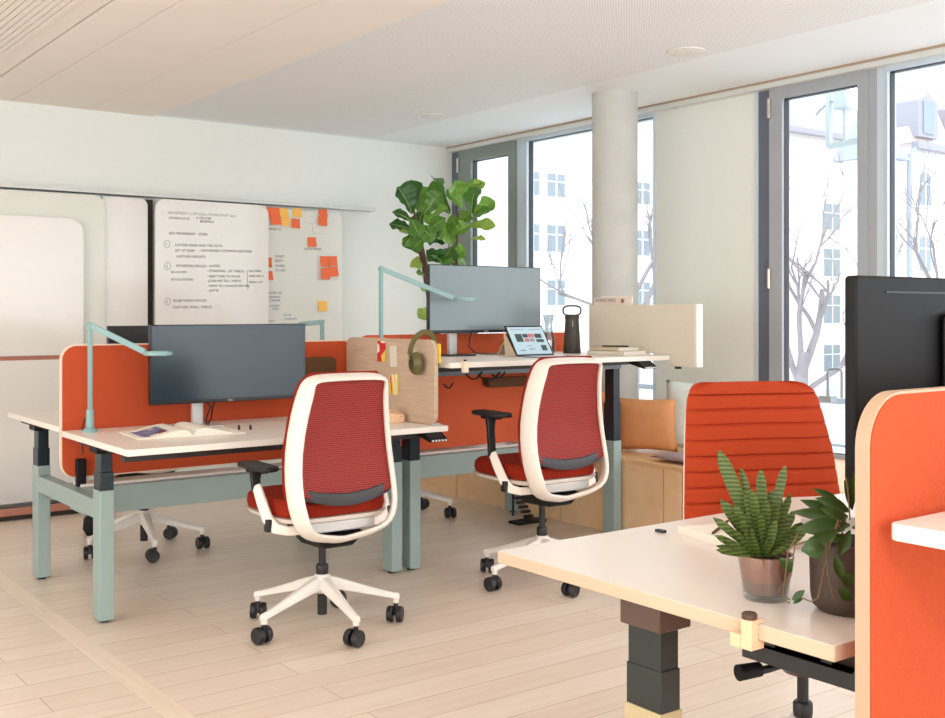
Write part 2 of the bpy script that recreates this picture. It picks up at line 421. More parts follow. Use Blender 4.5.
# window wall --------------------------------------------------
b = MB()
b.box(XW-.02, XW+.2, 4.392, 5.255, 0, ZC+.05)
struct('wall_right', b, 'wall', smooth=False)
b = MB(); b.box(XW-.03, XW+.25, Y0, 4.40, 0, .44); b.box(XW-.03, XW+.25, 5.275, YB, 0, .44)
struct('trim_3', b, 'wall', smooth=False)
struct('trim_4', MB().box(XW-.09, XW+.2, Y0, YB-.02, ZC-.030, ZC+.012), 'rail_w', smooth=False)
struct('trim_5', MB().box(XW-.100, XW-.091, Y0, YB-.02, ZC+.000, ZC+.012), 'groove', smooth=False)
def sash(name, y0, y1, gy0, gy1, z0, z1, gz0, gz1, fm, handle=None, hinges=True):
    # y0<y1: outer frame, gy: glass
    o = struct(name, MB().frame([(y0, z0), (y1, z0), (y1, z1), (y0, z1)], [(gy0, gz0), (gy1, gz0), (gy1, gz1), (gy0, gz1)], 'x', XW-.045, XW+.03), fm, smooth=False)
    a = .005
    MB().frame([(gy0, gz0), (gy1, gz0), (gy1, gz1), (gy0, gz1)], [(gy0+a, gz0+a), (gy1-a, gz0+a), (gy1-a, gz1-a), (gy0+a, gz1-a)], 'x', XW-.02, XW+.02).build('gasket', 'gasket', o, smooth=False)
    MB().box(XW-.006, XW+.006, gy0, gy1, gz0, gz1).build('pane', 'glass', o, smooth=False)
    if hinges:
        for z in (z1-.12, z0+(z1-z0)*.50, z0+.3):
            MB().lathe([(.001, z-.06), (.012, z-.06), (.012, z+.06), (.001, z+.06)], (XW-.055, y1-.006, 0), 10).build('hinge', 'brass', o)
    return o
# far small casement next to the back wall
b = MB(); b.box(XW-.03, XW+.05, 7.53, YB, .44, ZC-.030)
struct('trim_6', b, 'jamb', smooth=False)
sash('window_1', 6.755, 7.53, 6.85, 7.35, .45, ZC-.03, .56, ZC-.13, 'green_frame')
struct('trim_7', MB().box(XW-.03, XW+.05, 6.635, 6.755, .44, ZC-.030), 'frame_l', smooth=False)
sash('window_2', 5.255, 6.635, 5.257, 6.615, .45, ZC-.030, .50, ZC-.055, 'frame_l', hinges=False)
# door-like casement
struct('trim_8', MB().box(XW-.03, XW+.05, 4.280, 4.372, .0, ZC-.030), 'jamb', smooth=False)
struct('trim_12', MB().box(XW-.034, XW+.05, 4.372, 4.392, .0, ZC-.030), 'frame_l', smooth=False)
sash('door_1', 3.60, 4.280, 3.665, 4.185, .34, ZC-.03, .47, ZC-.10, 'frame')
struct('trim_9', MB().box(XW-.03, XW+.05, 3.48, 3.548, .0, ZC-.030), 'frame_l', smooth=False)
struct('trim_11', MB().box(XW-.03, XW+.05, 3.548, 3.60, .0, ZC-.030), 'frame', smooth=False)
sash('window_3', 1.6, 3.48, 1.64, 3.474, .45, ZC-.030, .50, ZC-.06, 'frame_l', hinges=False)
sash('window_4', -2.5, 1.5, -2.45, 1.45, .45, ZC-.030, .50, ZC-.06, 'gasket', hinges=False)
struct('trim_10', MB().box(XW-.07, XW+.05, 1.5, 1.6, .0, ZC-.030), 'frame_l', smooth=False)
# outside hardware seen through the panes
t = thing('exterior_light_arm', 'white metal bracket frame hanging outside the top of the glazed door', 'bracket', atX(812, 110, 6.1))
X6 = 6.1
p1, p2, p3 = atX(829, 147, X6), atX(862, 140, X6), atX(829, 90, X6)
b = MB(); b.tube([p3+Vector((0, 0, .3)), p1], 1, flat=(.03, .03)); b.tube([atX(845, 80, X6)+Vector((0, 0, .3)), atX(845, 142, X6)], 1, flat=(.02, .02)); b.build('upright', 'skyblue_frame', t, smooth=False)
MB().tube([p1, p2], 1, flat=(.04, .035)).build('crossbar', 'skyblue_frame', t, smooth=False)
MB().box(*(lambda c: (X6-.05, X6+.05, c.y-.05, c.y+.05, c.z-.06, c.z+.06))(atX(844, 100, X6))).build('housing', 'skyblue_frame', t, bevel=.008)
MB().tube([atX(842, 100, X6), atX(830, 102, X6), atX(820, 110, X6), atX(816, 115, X6)], .008, 6).build('cable', 'frame', t)
t = thing('door_handle', 'looped steel pull handle outside the glazed door', 'handle', atX(833, 400, XW+.1))
XH = XW+.09
pts = [atX(828, 398, XH), atX(828, 372, XH), atX(830, 369, XH), atX(840, 369, XH), atX(842, 372, XH), atX(842, 398, XH)]
MB().tube(pts, .009, 8).build('loop', 'frame', t)
MB().box(XW+.031, XH, pts[0].y-.06, pts[0].y+.02, pts[0].z-.02, pts[0].z+.015).build('mounting_plate', 'frame', t, smooth=False)

b = MB(); b.lathe([(.147, 0), (.147, ZC+.012)], (4.97, 5.10, 0), 48)
o = struct('concrete_column', b, 'concrete')

# ------------------------------------------------------------------ whiteboards on the back wall
def wx(u, y=7.5): return atY(u, 300, y).x
def board(name, x0, x1, z0, z1, y, m, label, r=.06, corners=(1, 1, 0, 0)):
    t = thing(name, label, 'whiteboard', ((x0+x1)/2, y, z0))
    MB().prism(rrect(x0, x1, z0, z1, r, 6, corners), 'y', y, y+.018).build('panel', m, t, bevel=.002)
    return t
MB_r = MB().box(X0, wx(377.5), 7.525, YB-.001, 2.116, 2.142)
tag(MB_r.build('hanging_rail', 'rail_w'), 'long slim aluminium rail that carries the whiteboards on the back wall', 'rail')
board('whiteboard', X0+.1, 2.478, .04, 2.100, 7.535, 'board2', 'plain tall white panel at far left, behind the shorter panel', .07)
t = board('whiteboard', X0+.1, 2.32, 1.012, 1.93, 7.490, 'board', 'shorter blank white panel in front, at the far left of the room', .10)
o = MB().box(X0+.1, 2.32, 7.488, 7.51, .985, 1.010).build('wood_ledge', 'coral_wood', t, smooth=False)
MB().prism(rrect(X0+.1, 2.32, .05, .984, .1, 6, (0, 0, 0, 0)), 'y', 7.49, 7.508).build('lower_panel', 'board', t)
board('whiteboard', 2.47, 2.788, .04, 2.100, 7.558, 'board', 'narrow glossy white panel left of the written whiteboard', .05, (1, 0, 0, 0))
MB().box(2.74, 2.84, 7.60, 7.632, .04, 2.10).build('gap_shade', 'dark', kind='structure', smooth=False)  # dark strip put in for the shade in the slit between two boards
b4 = board('whiteboard', 2.818, 3.692, .3, 2.100, 7.49, 'board', 'whiteboard covered in black handwritten notes in three numbered sections', .07)
b5 = board('whiteboard', 3.60, 4.345, .3, 2.085, 7.53, 'board2', 'whiteboard at the right end of the rail, with orange and yellow sticky notes', .06)
t = thing('low_floor_rail', 'reddish wooden rail low on the floor under the far-left white panels', 'rail', (1.2, 7.2, 0))
MB().box(X0+.1, 2.47, 7.12, 7.16, .035, .078).build('front_rail', 'coral_wood', t, bevel=.004)
MB().box(X0+.1, 2.46, 7.165, 7.48, .0, .03).build('base', 'dark', t, smooth=False)
def wr(u, v, y): return atY(u, v, y)
def wtext(par, items, y, m, name='handwriting'):
    L_ = []
    for u, v, px, st in items:
        p = atY(u, v, y); sc = px/FPX*(p.x*FW.x+p.y*FW.y)*1.18
        L_.append((st, basis(p, (1, .0, .012), (0, 0, 1)), sc))
    text(name, L_, 1, m, par, ext=.0003)
wtext(b4, [(168, 214, 3.3, 'MOVEMENT in SPACE'), (200, 215.5, 3.3, '- the WORKSHOP days')], 7.489, 'inkf', 'faded_heading')
wtext(b4, [(169, 219, 3, 'WORKPLACE'), (196, 219, 3, 'A DELIVER'), (200, 222.5, 3, 'BRIEFING'),
           (169, 234.5, 3.2, 'KEY MOVEMENT - STEPS'),
           (175, 246, 3, 'GATHER IDEAS AND THE DATA'), (175, 251.5, 3, 'SET UP TEAM'), (199, 251.5, 3, '- CAN ENABLE COMMON GROUND'), (176, 257.5, 3, 'CAPTURE INSIGHTS'),
           (176, 267, 3.2, 'WORKING SPACES'), (171, 273, 2.6, 'BIG ROOMS'), (171, 280.5, 2.8, '(FOCUS ROOM)'), (207, 267, 3, '- LAYERS'), (207, 272, 3, '- STANDING - SIT TABLES'),
           (207, 277.5, 3, '- MEET TIME TO MOVE'), (208, 282, 3, '(CAN WE TELL THEM?)'), (207, 287, 3, '- HOW TO CHANGE BEFORE'), (207, 291.5, 3, '- (LATE)'),
           (249, 272, 2.6, 'NATURAL'), (249, 277, 2.6, 'AND ARE A'), (249, 283, 2.4, 'BREAK OUT'),
           (173, 302, 3.2, 'IN-BETWEEN SPACES'), (173, 308.5, 3.2, 'FURTHER SMALL TABLES')], 7.489, 'ink')
b = MB()
for u, v, r in ((167, 244, 2.8), (167.5, 266, 3), (167.5, 301.5, 2.8)):
    c = atY(u, v, 7.4885); s_ = .0074
    pts = [c+Vector((math.cos(a)*r*s_, 0, math.sin(a)*r*s_*1.2)) for a in [i*PI/8 for i in range(17)]]
    b.tube(pts, .0012, 4)
b.tube([atY(247, 270, 7.4885), atY(248, 290, 7.4885)], .0012, 4)
b.build('circled_numbers', 'ink', b4)
wtext(b4, [(165.8, 245.4, 3, '1'), (166.2, 267.5, 3, '2'), (166.3, 303, 3, '3')], 7.489, 'ink', 'numbers')
wtext(b5, [(268, 230, 3, 'WHAT IS'), (304, 250, 3, 'LOCATIONS'), (275, 257.5, 3, 'START'), (275, 262, 3, 'BEST?'), (275, 267, 3, 'WHEN'), (275, 271.5, 3, 'TO GO')], 7.529, 'ink')
wtext(b5, [(268, 294, 2.6, 'NOTES ON'), (269, 298, 2.6, 'DESKING'), (269, 301.5, 2.6, 'CORNER'), (268, 307, 2.6, '- A TEAM'), (272, 310, 2.6, 'THAT'), (284, 316, 2.6, 'SIT IN'), (284, 320, 2.6, 'COMFORT'), (268, 322, 2.4, 'AREA')], 7.529, 'inkb', 'blue_handwriting')
b = MB()
b.tube([atY(326, 255, 7.529), atY(336, 253, 7.529), atY(337, 280, 7.529), atY(318, 280, 7.529), atY(318, 255, 7.529)], .0012, 4)
b.tube([atY(304, 222.5, 7.529), atY(312, 223, 7.529), atY(313, 233, 7.529), atY(327, 234, 7.529)], .0012, 4)
b.build('drawn_lines', 'inkf', b5)
def note(u0, v0, u1, v1, m, lab, tilt=0, y=7.528, grp=None):
    a, c = atY(u0, v0, y), atY(u1, v1, y)
    w, h = c.x-a.x, a.z-c.z
    bb = MB(); n = 6; vs = []
    for k in range(2):
        for i in range(n+1):
            t_ = i/n
            vs += [(-w/2, -.001-.012*t_*t_+k*.0008, h/2-h*t_), (w/2, -.001-.012*t_*t_+k*.0008, h/2-h*t_)]
    fs = []
    for i in range(n): fs += [(2*i, 2*i+1, 2*i+3, 2*i+2), (2*(n+1)+2*i, 2*(n+1)+2*i+2, 2*(n+1)+2*i+3, 2*(n+1)+2*i+1)]
    q = 2*(n+1)
    for i in range(n): fs += [(2*i, 2*i+2, q+2*i+2, q+2*i), (2*i+1, q+2*i+1, q+2*i+3, 2*i+3)]
    fs += [(0, q, q+1, 1), (2*n, 2*n+1, q+2*n+1, q+2*n)]
    bb.add(vs, fs); o = bb.build('sticky_note', m); o.location = ((a.x+c.x)/2, y, (a.z+c.z)/2); o.rotation_euler = (0, math.radians(tilt), 0)
    tag(o, lab, 'sticky note', 'sticky notes on the whiteboard')
NY = 7.528
note(266.5, 207, 279, 217, 'note_o', 'orange sticky note at the top left corner of the note whiteboard')
note(270, 215, 280.5, 225, 'note_o', 'orange sticky note overlapping just below the top left one', -4, NY-.013)
note(279.5, 208, 288, 217.5, 'note_y', 'yellow sticky note beside the top left orange ones')
note(281, 217, 289.5, 226, 'note_y', 'yellow sticky note with a curled corner below its yellow twin', -6, NY-.006)
note(292.5, 208, 301.5, 217.5, 'note_y', 'yellow sticky note standing alone, third from left in the top row', 3)
note(291, 218.5, 299.8, 228.5, 'note_o', 'orange sticky note directly below the lone yellow one in the top row', 2)
note(318.5, 209, 327, 217.5, 'note_o', 'orange sticky note at the top right of the note whiteboard', -2)
note(318, 216.5, 327, 226, 'note_o', 'orange sticky note overlapping under the top right orange note', 4, NY-.010)
note(307.5, 237, 316, 247, 'note_o', 'orange sticky note standing alone in the middle right, above a written word', -2)
note(266.5, 257.5, 271.5, 267.5, 'note_o', 'upper orange sticky note half tucked behind the written whiteboard', 2)
note(266.5, 271, 272.5, 280, 'note_o', 'lower orange sticky note half tucked behind the written whiteboard', -3)
note(320, 256, 328.5, 267, 'note_o', 'upper left orange note of the cluster of four')
note(328.8, 256, 337, 266, 'note_o', 'upper right orange note of the cluster of four', -2)
note(321, 268, 329.3, 279.5, 'note_o', 'lower left orange note of the cluster of four', 2, NY-.012)
note(329, 266.5, 338, 276.5, 'note_o', 'lower right orange note of the cluster of four', -5, NY-.01)
note(318, 301, 327, 311, 'note_y', 'lone yellow sticky note low on the whiteboard', 2)

# ------------------------------------------------------------------ benches of desks
def leg(mb_parent, x, y, zt, m, m1, m2, mb, w=.062, d=.09, zl=.555, foot=True):
    l = MB().box(x-w/2, x+w/2, y-d/2, y+d/2, .012, zl).build('leg', m, mb_parent, bevel=.004)
    s = zl+(zt-.05-zl)*.48
    MB().box(x-w/2+.002, x+w/2-.002, y-d/2+.003, y+d/2-.003, zl-.02, s).build('lower_tube', m1, l, bevel=.003)
    MB().box(x-w/2+.006, x+w/2-.006, y-d/2+.008, y+d/2-.008, s-.02, zt-.045).build('upper_tube', m2, l, bevel=.003)
    MB().lathe([(.001, 0), (.02, 0), (.022, .012), (.001, .012)], (x, y, 0), 14).build('foot', 'black', l)
    return l
def bracket(par, x, y, zt, m='brown_metal', side=1):
    b = MB(); b.box(x-.045, x+.075, y-.05, y+.05, zt-.055, zt-.0225).box(x-.04, x+.05, y-.22, y+.22, zt-.036, zt-.0225)
    b.build('mounting_bracket', m, par, bevel=.004)
def rail(par, x0, x1, y, zt, m='brown_metal'):
    MB().box(x0, x1, y-.02, y+.02, zt-.062, zt-.0225).build('support_rail', m, par, smooth=False)
def bench(label, x0, x1, zf, zr, legs_x, extra=None):
    t = thing('bench_desk', label, 'desk', ((x0+x1)/2, 5.06, 0))
    MB().prism(rrect(x0, x1, 4.18, 5.040, .012, 3), 'z', zf-.026, zf).build('desktop', 'top', t, bevel=.0015)
    MB().prism(rrect(x0, x1, 5.078, 5.98, .012, 3), 'z', zr-.026, zr).build('desktop', 'top', t, bevel=.0015)
    for lx in legs_x:
        for y, zt in ((4.60, zf), (5.525, zr)):
            leg(t, lx, y, zt, 'mint', 'teal_dark', 'teal_dark', t)
            bracket(t, lx, y, zt, 'black2')
        MB().box(lx-.028, lx+.028, 4.645, 5.48, .430, .508).build('crossbeam', 'mint', t, bevel=.003)
    MB().box(legs_x[0]+.03, legs_x[1]-.03, 4.95, 5.17, .388, .508).build('main_beam', 'mint', t, bevel=.003)
    MB().box(legs_x[0]+.03, legs_x[1]-.03, 5.0, 5.12, .5085, .520).build('cable_channel', 'shell', t, smooth=False)
    for zt, y in ((zf, 4.50 if zf > 1 else 4.31), (zr, 5.57)): rail(t, legs_x[0]-.02, legs_x[1]+.02, y, zt, 'brown_dark')
    return t
A = bench('low bench desk with white tops and mint steel legs in front of the whiteboards', 1.462, 2.993, .765, .78, (1.508, 2.945))
B = bench('bench desk whose front white top is raised to standing height beside the column', 3.003, 4.500, 1.06, .78, (3.055, 4.462))
# standing desk: the big exposed telescope reads teal, underside duct and cables
MB().box(3.02, 4.44, 4.50, 4.60, 1.06-.085, 1.06-.0225).build('cable_duct', 'duct', B, bevel=.004)
b = MB()
for u0, u1, dv in ((466, 482, 7), (478, 500, 9), (492, 505, 6), (444, 453, 5)):
    y = 4.46; a, c = atY(u0, 374 if u0 > 450 else 384, y), atY(u1, 372 if u0 > 450 else 383, y)
    pts = []
    for i in range(9):
        s_ = i/8; p = a.lerp(c, s_); p.z -= 4*s_*(1-s_)*dv*.0045; pts.append(p)
    b.tube(pts, .005, 6)
b.build('loose_cables', 'black', B)
def controller(par, x, y, z, lab):
    o = MB().prism([(y-.05, z-.004), (y-.10, z-.035), (y-.095, z-.045), (y+.02, z-.02), (y+.02, z-.004)], 'x', x-.05, x+.05).build('control_panel', 'black2', par, bevel=.003, label=lab)
    bb = MB()
    for k in range(5): bb.box(x-.04+k*.017, x-.028+k*.017, -.004, .004, 0, .002)
    q = Matrix.Rotation(math.atan2(.031, .05)*-1, 4, 'X') 
    bb = MB()
    for k in range(5):
        c = Vector((x-.036+k*.018, y-.10, z-.0375))
        bb.box(c.x-.005, c.x+.005, c.y-.003, c.y+.004, c.z-.004, c.z+.004)
    bb.build('buttons', 'silver', o, smooth=False)
controller(A, 2.905, 4.235, .7425, 'black height control panel under the desktop corner')
controller(B, 4.30, 4.235, 1.0375, 'dark height control panel under the raised desktop')

def divider(name, label, x0, x1, y, z0, z1, m, trim, th=.024, r=.07, feet=()):
    t = thing(name, label, 'divider', ((x0+x1)/2, y, z0))
    o1 = rrect(x0, x1, z0, z1, r, 8); e = .006; i1 = rrect(x0+e, x1-e, z0+e, z1-e, r-e, 8)
    MB().prism(i1, 'y', y-th/2-.002, y+th/2+.002).build('felt_panel', m, t)
    MB().frame(o1, i1, 'y', y-th/2, y+th/2).build('edge_trim', trim, t)
    for x, za in feet:
        MB().box(x-.022, x+.022, y-.045, y-.016, za, za+.125).build('clamp_bracket', 'black2', t, bevel=.006)
    return t
divider('desk_divider', 'orange felt divider with rounded corners along the low white desk', 1.462, 2.99, 5.06, .545, 1.152, 'orange', 'trim_w', feet=((1.545, .509),))
divider('desk_divider', 'lighter orange felt divider behind the raised standing desk', 3.02, 4.56, 5.06, .53, 1.175, 'orange_b', 'orange_b', feet=((4.2, .509),))
# brown felt organisers hooked on the dividers
b = MB(); b.prism(rrect(2.30, 2.858, .97, 1.065, .03, 6), 'y', 5.005, 5.043)
tag(b.build('felt_organiser', 'felt_b', bevel=.004), 'brown felt strip hooked on the orange divider beside the left monitor', 'organiser')
b = MB(); b.prism(rrect(3.85, 4.42, .862, .918, .03, 6, (0, 0, 1, 1)), 'y', 4.985, 5.043)
tag(b.build('felt_organiser', 'felt_b', bevel=.004), 'brown felt strip hanging below the raised standing desk', 'organiser')

# oak screen at right end of low desk
t = thing('side_screen', 'upright pale oak screen with rounded corners at the right end of the low desk', 'screen', (2.94, 4.64, .765))
o1 = rrect(4.21, 5.03, .766, 1.168, .05, 8)
MB().prism(o1, 'x', 2.93, 2.952).build('panel', 'oak', t, bevel=.003)
MB().box(2.935, 2.985, 4.24, 4.36, .7655, .772).build('foot_plate', 'silver', t, smooth=False)
XS = 2.9285
def card(u0, v0, u1, v1, m, lab, tilt=0):
    a, c = atX(u0, v0, XS), atX(u1, v1, XS)
    w, h = abs(a.y-c.y), abs(a.z-c.z)
    t = thing('pinned_card', lab, 'card', (XS, (a.y+c.y)/2, (a.z+c.z)/2), world=False, group='cards pinned on the oak screen'); t.rotation_euler = (math.radians(tilt), 0, 0)
    MB().box(-.0012, 0, -w/2, w/2, -h/2, h/2).build('card', m, t, smooth=False)
    return t, w, h
t, w, h = card(377.5, 341, 385.5, 362, 'red_print', 'red printed card with white and yellow shapes, leftmost on the oak screen', 1)
MB().prism([(-w/2, -h/2), (-w*.1, -h/2), (-w*.0, -h*.2), (-w/2, h*.1)], 'x', -.0018, -.0013).build('printed_shape', 'yel_print', t)
MB().prism([(w/2, -h*.1), (w*.2, 0), (w*.25, h*.3), (w/2, h*.4)], 'x', -.0018, -.0013).build('printed_shape', 'paper', t)
MB().prism([(w*.1, h/2), (w*.0, h*.42), (-w*.4, h*.42), (-w/2, h/2)], 'x', -.0018, -.0013).build('printed_shape', 'paper', t)
card(390, 345.5, 397, 367, 'cream_card', 'plain cream speckled card pinned in the middle of the oak screen', -4)
t, w, h = card(390, 374, 398.5, 395, 'yel_print', 'yellow and white patterned card below the cream one on the oak screen', -2)
MB().prism([(w*.2, h/2), (w*.05, h/2), (-w*.1, -h/2), (w*.0, -h/2)], 'x', -.0018, -.0013).build('printed_stripe', 'paper', t)
MB().prism([(-w*.15, h/2), (-w*.35, h/2), (-w*.25, -h/2), (-w*.2, -h/2)], 'x', -.0018, -.0013).build('printed_stripe', 'paper', t)
MB().prism([(w*.45, h*.3), (w*.35, h/2), (w*.2, -h/2), (w*.3, -h/2)], 'x', -.0018, -.0013).build('printed_stripe', 'red_print', t)
# yellow card on the far side
a = atX(441, 347, 2.96)
o = MB().box(2.9525, 2.956, 4.195, 4.28, 1.06, 1.15).build('paper_note', 'yel_print', smooth=False)
tag(o, 'yellow note on the hidden side of the oak screen beside the headphones', 'note')

# headphones hanging on the top corner of the screen
hp = thing('headphones', 'olive green over-ear headphones hung over the corner of the oak screen', 'headphones', (2.94, 4.34, 1.168), world=True)
yc = 4.315; pts = []
for i in range(15):
    a = PI*i/14; pts.append(Vector((2.941+math.cos(a)*-.075, yc-.02*math.sin(a)+.01, 1.10+.105*math.sin(a))))
MB().tube(pts, 1, flat=(.026, .010), up=Vector((0, 1, 0))).build('headband', 'olive', hp, bevel=.003)
for sx in (-1, 1):
    cx_ = 2.941+sx*.045
    m_ = Matrix.Translation((cx_, yc+.005, 1.055)) @ Matrix.Rotation(math.radians(12*sx), 4, 'Z')
    b = MB().lathe([(.001, -.022*1), (.030, -.022), (.040, -.010), (.043, .004), (.040, .016), (.034, .022), (.001, .020)], (0, 0, 0), 28, 'x')
    if sx > 0: b.xf(Matrix.Scale(-1, 4, (1, 0, 0)))
    b.xf(m_ @ Matrix.Scale(1.2, 4, (0, 1, 0)) @ Matrix.Scale(1.3, 4, (0, 0, 1))); c = b.build('ear_cup', 'olive', hp)
    b = MB().lathe([(.001, 0), (.022, 0), (.024, .004), (.001, .005)], (-.027, 0, 0), 24, 'x')
    if sx > 0: b.xf(Matrix.Scale(-1, 4, (1, 0, 0)))
    b.xf(m_); b.build('outer_cap', 'olive_d', c)
    MB().tube([Vector((2.941+sx*.075, yc+.01, 1.10)), Vector((2.941+sx*.074, yc+.01, 1.075))], .006, 8).build('yoke', 'olive', hp)

# peach letter tray
t = thing('paper_tray', 'small peach folded tray standing on the low desk by the oak screen', 'tray', (2.83, 4.5, .765))
b = MB(); b.add([(2.72, 4.42, .7655), (2.90, 4.42, .7655), (2.90, 4.42, .805), (2.72, 4.42, .825), (2.72, 4.50, .7655), (2.90, 4.50, .7655), (2.90, 4.50, .825), (2.72, 4.50, .83)],
     [(0, 1, 2, 3), (4, 7, 6, 5), (0, 3, 7, 4), (1, 5, 6, 2), (0, 4, 5, 1), (3, 2, 6, 7)])
b.build('body', 'clamp', t, bevel=.003)
MB().lathe([(.001, -.001), (.0025, -.001), (.0025, .001), (.001, .001)], (2.88, 4.419, .797), 10, 'y').build('button', 'black', t)

# rear taupe panel and small lamp beyond the divider
# ------------------------------------------------------------------ monitors
def monitor(label, x0, x1, y, z0, z1, desk_z, sm, stand_x, back=False, group=None, logo=True, ztop=0):
    t = thing('monitor', label, 'monitor', (stand_x, y+.06, desk_z))
    MB().box(x0, x1, y, y+.028, z0, z1).build('housing', 'bezel', t, bevel=.003)
    MB().box(x0+.2*(x1-x0), x1-.2*(x1-x0), y+.025, y+.055, z0+.06, z1-.06).build('rear_casing', 'black2', t, bevel=.01)
    MB().box(x0+.005, x1-.005, y-.0015, y, z0+.017, z1-.005).build('screen', sm, t, smooth=False)
    b = MB().box(stand_x-.027, stand_x+.027, y+.05, y+.075, desk_z+.008, (z0+z1)/2+.03)
    b.build('stand_post', 'silver', t, bevel=.004)
    MB().prism(rrect(stand_x-.10, stand_x+.10, y-.04, y+.12, .02), 'z', desk_z+.0005, desk_z+.009).build('stand_base', 'bezel' if desk_z > 1 else 'silver', t, bevel=.002)
    if logo:
        text('maker_badge', 'DELL', .013, 'logo', t, basis(Vector(((x0+x1)/2-.018, y-.0012, z0+.004)), (1, 0, 0), (0, 0, 1)), ext=.0002)
    return t
mA = monitor('wide dark monitor on the low desk in front of the orange divider', 1.783, 2.566, 4.80, .878, 1.242, .765, 'screen_a', 2.03)
b = MB(); b.tube([(2.05, 4.85, .90), (2.07, 4.80, .86), (2.06, 4.83, .80), (2.075, 4.86, .767)], .004, 6); b.tube([(2.12, 4.84, .885), (2.08, 4.80, .86), (2.09, 4.84, .80), (2.085, 4.87, .767)], .004, 6); b.build('cable', 'black', mA)
mB = monitor('wide grey-lit monitor on the raised standing desk beside the potted tree', 3.305, 4.085, 4.80, 1.185, 1.556, 1.06, 'screen_b', 3.50)
b = MB(); b.tube([(3.62, 4.84, 1.2), (3.60, 4.83, 1.16), (3.57, 4.8, 1.11), (3.60, 4.78, 1.075), (3.68, 4.78, 1.068), (3.78, 4.80, 1.066)], .004, 6); b.build('cable', 'black', mB)
monitor('black monitor seen just past the top left of the low-desk monitor, on the rear desk', 1.925, 2.62, 5.80, .93, 1.226, .78, 'bezel', 2.3, logo=False)

# ------------------------------------------------------------------ desk lamps
def lamp(label, base, top, elbow_in, head, pole_r=.011, desk_z=.765):
    t = thing('desk_lamp', label, 'lamp', base)
    b0 = Vector(base)
    MB().lathe([(.001, 0), (.032, 0), (.032, .012), (.018, .02), (.016, .10), (.001, .10)], b0, 20).build('clamp_base', 'lamp', t)
    MB().tube([b0+Vector((0, 0, .09)), Vector(top)], 1, flat=(pole_r*2, pole_r*1.6)).build('pole', 'lamp', t, bevel=.003)
    tp = Vector(top); hd = Vector(head)
    d = (hd-tp).normalized()
    MB().lathe([(.001, -.012), (.012, -.012), (.012, .012), (.001, .012)], tp, 18, 'y').build('joint', 'lamp', t)
    end = hd-Vector((d.x, d.y, 0)).normalized()*.06
    MB().tube([tp-d*.012, end+Vector((0, 0, .004))], 1, flat=(.014, .026)).build('arm', 'lamp', t, bevel=.003)
    R_, r_ = .062, .044
    h = MB(); n = 32
    oc = [(hd.x+R_*math.cos(2*PI*i/n), hd.y+R_*math.sin(2*PI*i/n)) for i in range(n)]
    ic = [(hd.x+r_*math.cos(2*PI*i/n), hd.y+r_*math.sin(2*PI*i/n)) for i in range(n)]
    h.frame(oc, ic, 'z', hd.z-.010, hd.z+.008); hh = h.build('lamp_head', 'lamp', t, bevel=.002)
    MB().prism([(hd.x+r_*.99*math.cos(2*PI*i/n), hd.y+r_*.99*math.sin(2*PI*i/n)) for i in range(n)], 'z', hd.z-.011, hd.z-.004).build('diffuser', 'lampg', hh)
    return t
LY = 4.90
la = lamp('mint desk lamp with bent arm standing at the left end of the low desk', (atY(90, 325, 4.915).x, 4.915, .765), atY(90, 325, 4.915), None, atY(158, 353, 4.69))
MB().tube([(1.58, 4.94, .84), (1.545, 4.97, .82), (1.54, 4.99, .77), (1.545, 5.0, .66)], .003, 6).build('cable', 'black', la)
lamp('mint desk lamp between the oak screen and the grey-lit monitor', (atY(381, 268.5, 4.905).x, 4.905, 1.06), atY(381, 268.5, 4.905), None, atY(465, 299, 4.67))
lamp('mint lamp elbow showing above the rear desk, right of the dark monitor', (2.94, 5.30, .78), atY(322, 322, 5.30), None, atY(290, 325, 5.5))

# ------------------------------------------------------------------ items on desks
def magazine():
    t = thing('magazine', 'thick open magazine with photo pages lying on the low desk', 'magazine', (1.86, 4.66, .765))
    sp0, sp1 = Vector((1.845, 4.46, .7665)), Vector((1.875, 4.78, .7665))
    ax = (sp1-sp0)
    def half(sgn, W, mt, name):
        b = MB(); n = 12; rows = []
        side = Vector((ax.y, -ax.x, 0)).normalized()*sgn
        lift = .034 if sgn < 0 else .038
        for i in range(n+1):
            s_ = i/n
            z = lift*math.sin(PI*min(1, s_*1.15)**.55)*(1-.55*s_)
            rows.append((side*W*s_, max(z, .004)))
        vs = []
        for off, z in rows:
            for e in (0, 1):
                p = sp0+ax*e+off
                vs += [(p.x, p.y, .7665+z), (p.x, p.y, .7660)]
        fs = []
        for i in range(n):
            a = 4*i; c = 4*(i+1)
            fs += [(a, a+2, c+2, c), (a+1, c+1, c+3, a+3), (a, c, c+1, a+1), (a+2, a+3, c+3, c+2)]
        fs += [(0, 1, 3, 2), (4*n, 4*n+2, 4*n+3, 4*n+1)]
        b.add(vs, fs); o = b.build(name, 'paper', t)
        return rows, side
    rowsL, sl = half(-1, .235, 'paper', 'left_pages')
    half(1, .235, 'paper', 'right_pages')
    # photos printed on the left page
    def patch(s0, s1, e0, e1, m, n_=5):
        vs = []; 
        for i in range(n_+1):
            s_ = s0+(s1-s0)*i/n_; k = s_*12; j = min(int(k), 11); f = k-j
            off = rowsL[j][0].lerp(rowsL[j+1][0], f); z = rowsL[j][1]*(1-f)+rowsL[j+1][1]*f
            for e in (e0, e1):
                p = sp0+ax*e+off; vs.append((p.x, p.y, .7673+z))
        MB().add(vs, [(2*i, 2*i+1, 2*i+3, 2*i+2) for i in range(n_)]).build('printed_photo', m, t)
    patch(.38, .86, .2, .8, 'photo_b'); patch(.42, .56, .16, .36, 'photo_r'); patch(.60, .72, .4, .62, 'photo_w'); patch(.48, .58, .62, .76, 'photo_w'); patch(.72, .84, .14, .3, 'photo_r')
magazine()
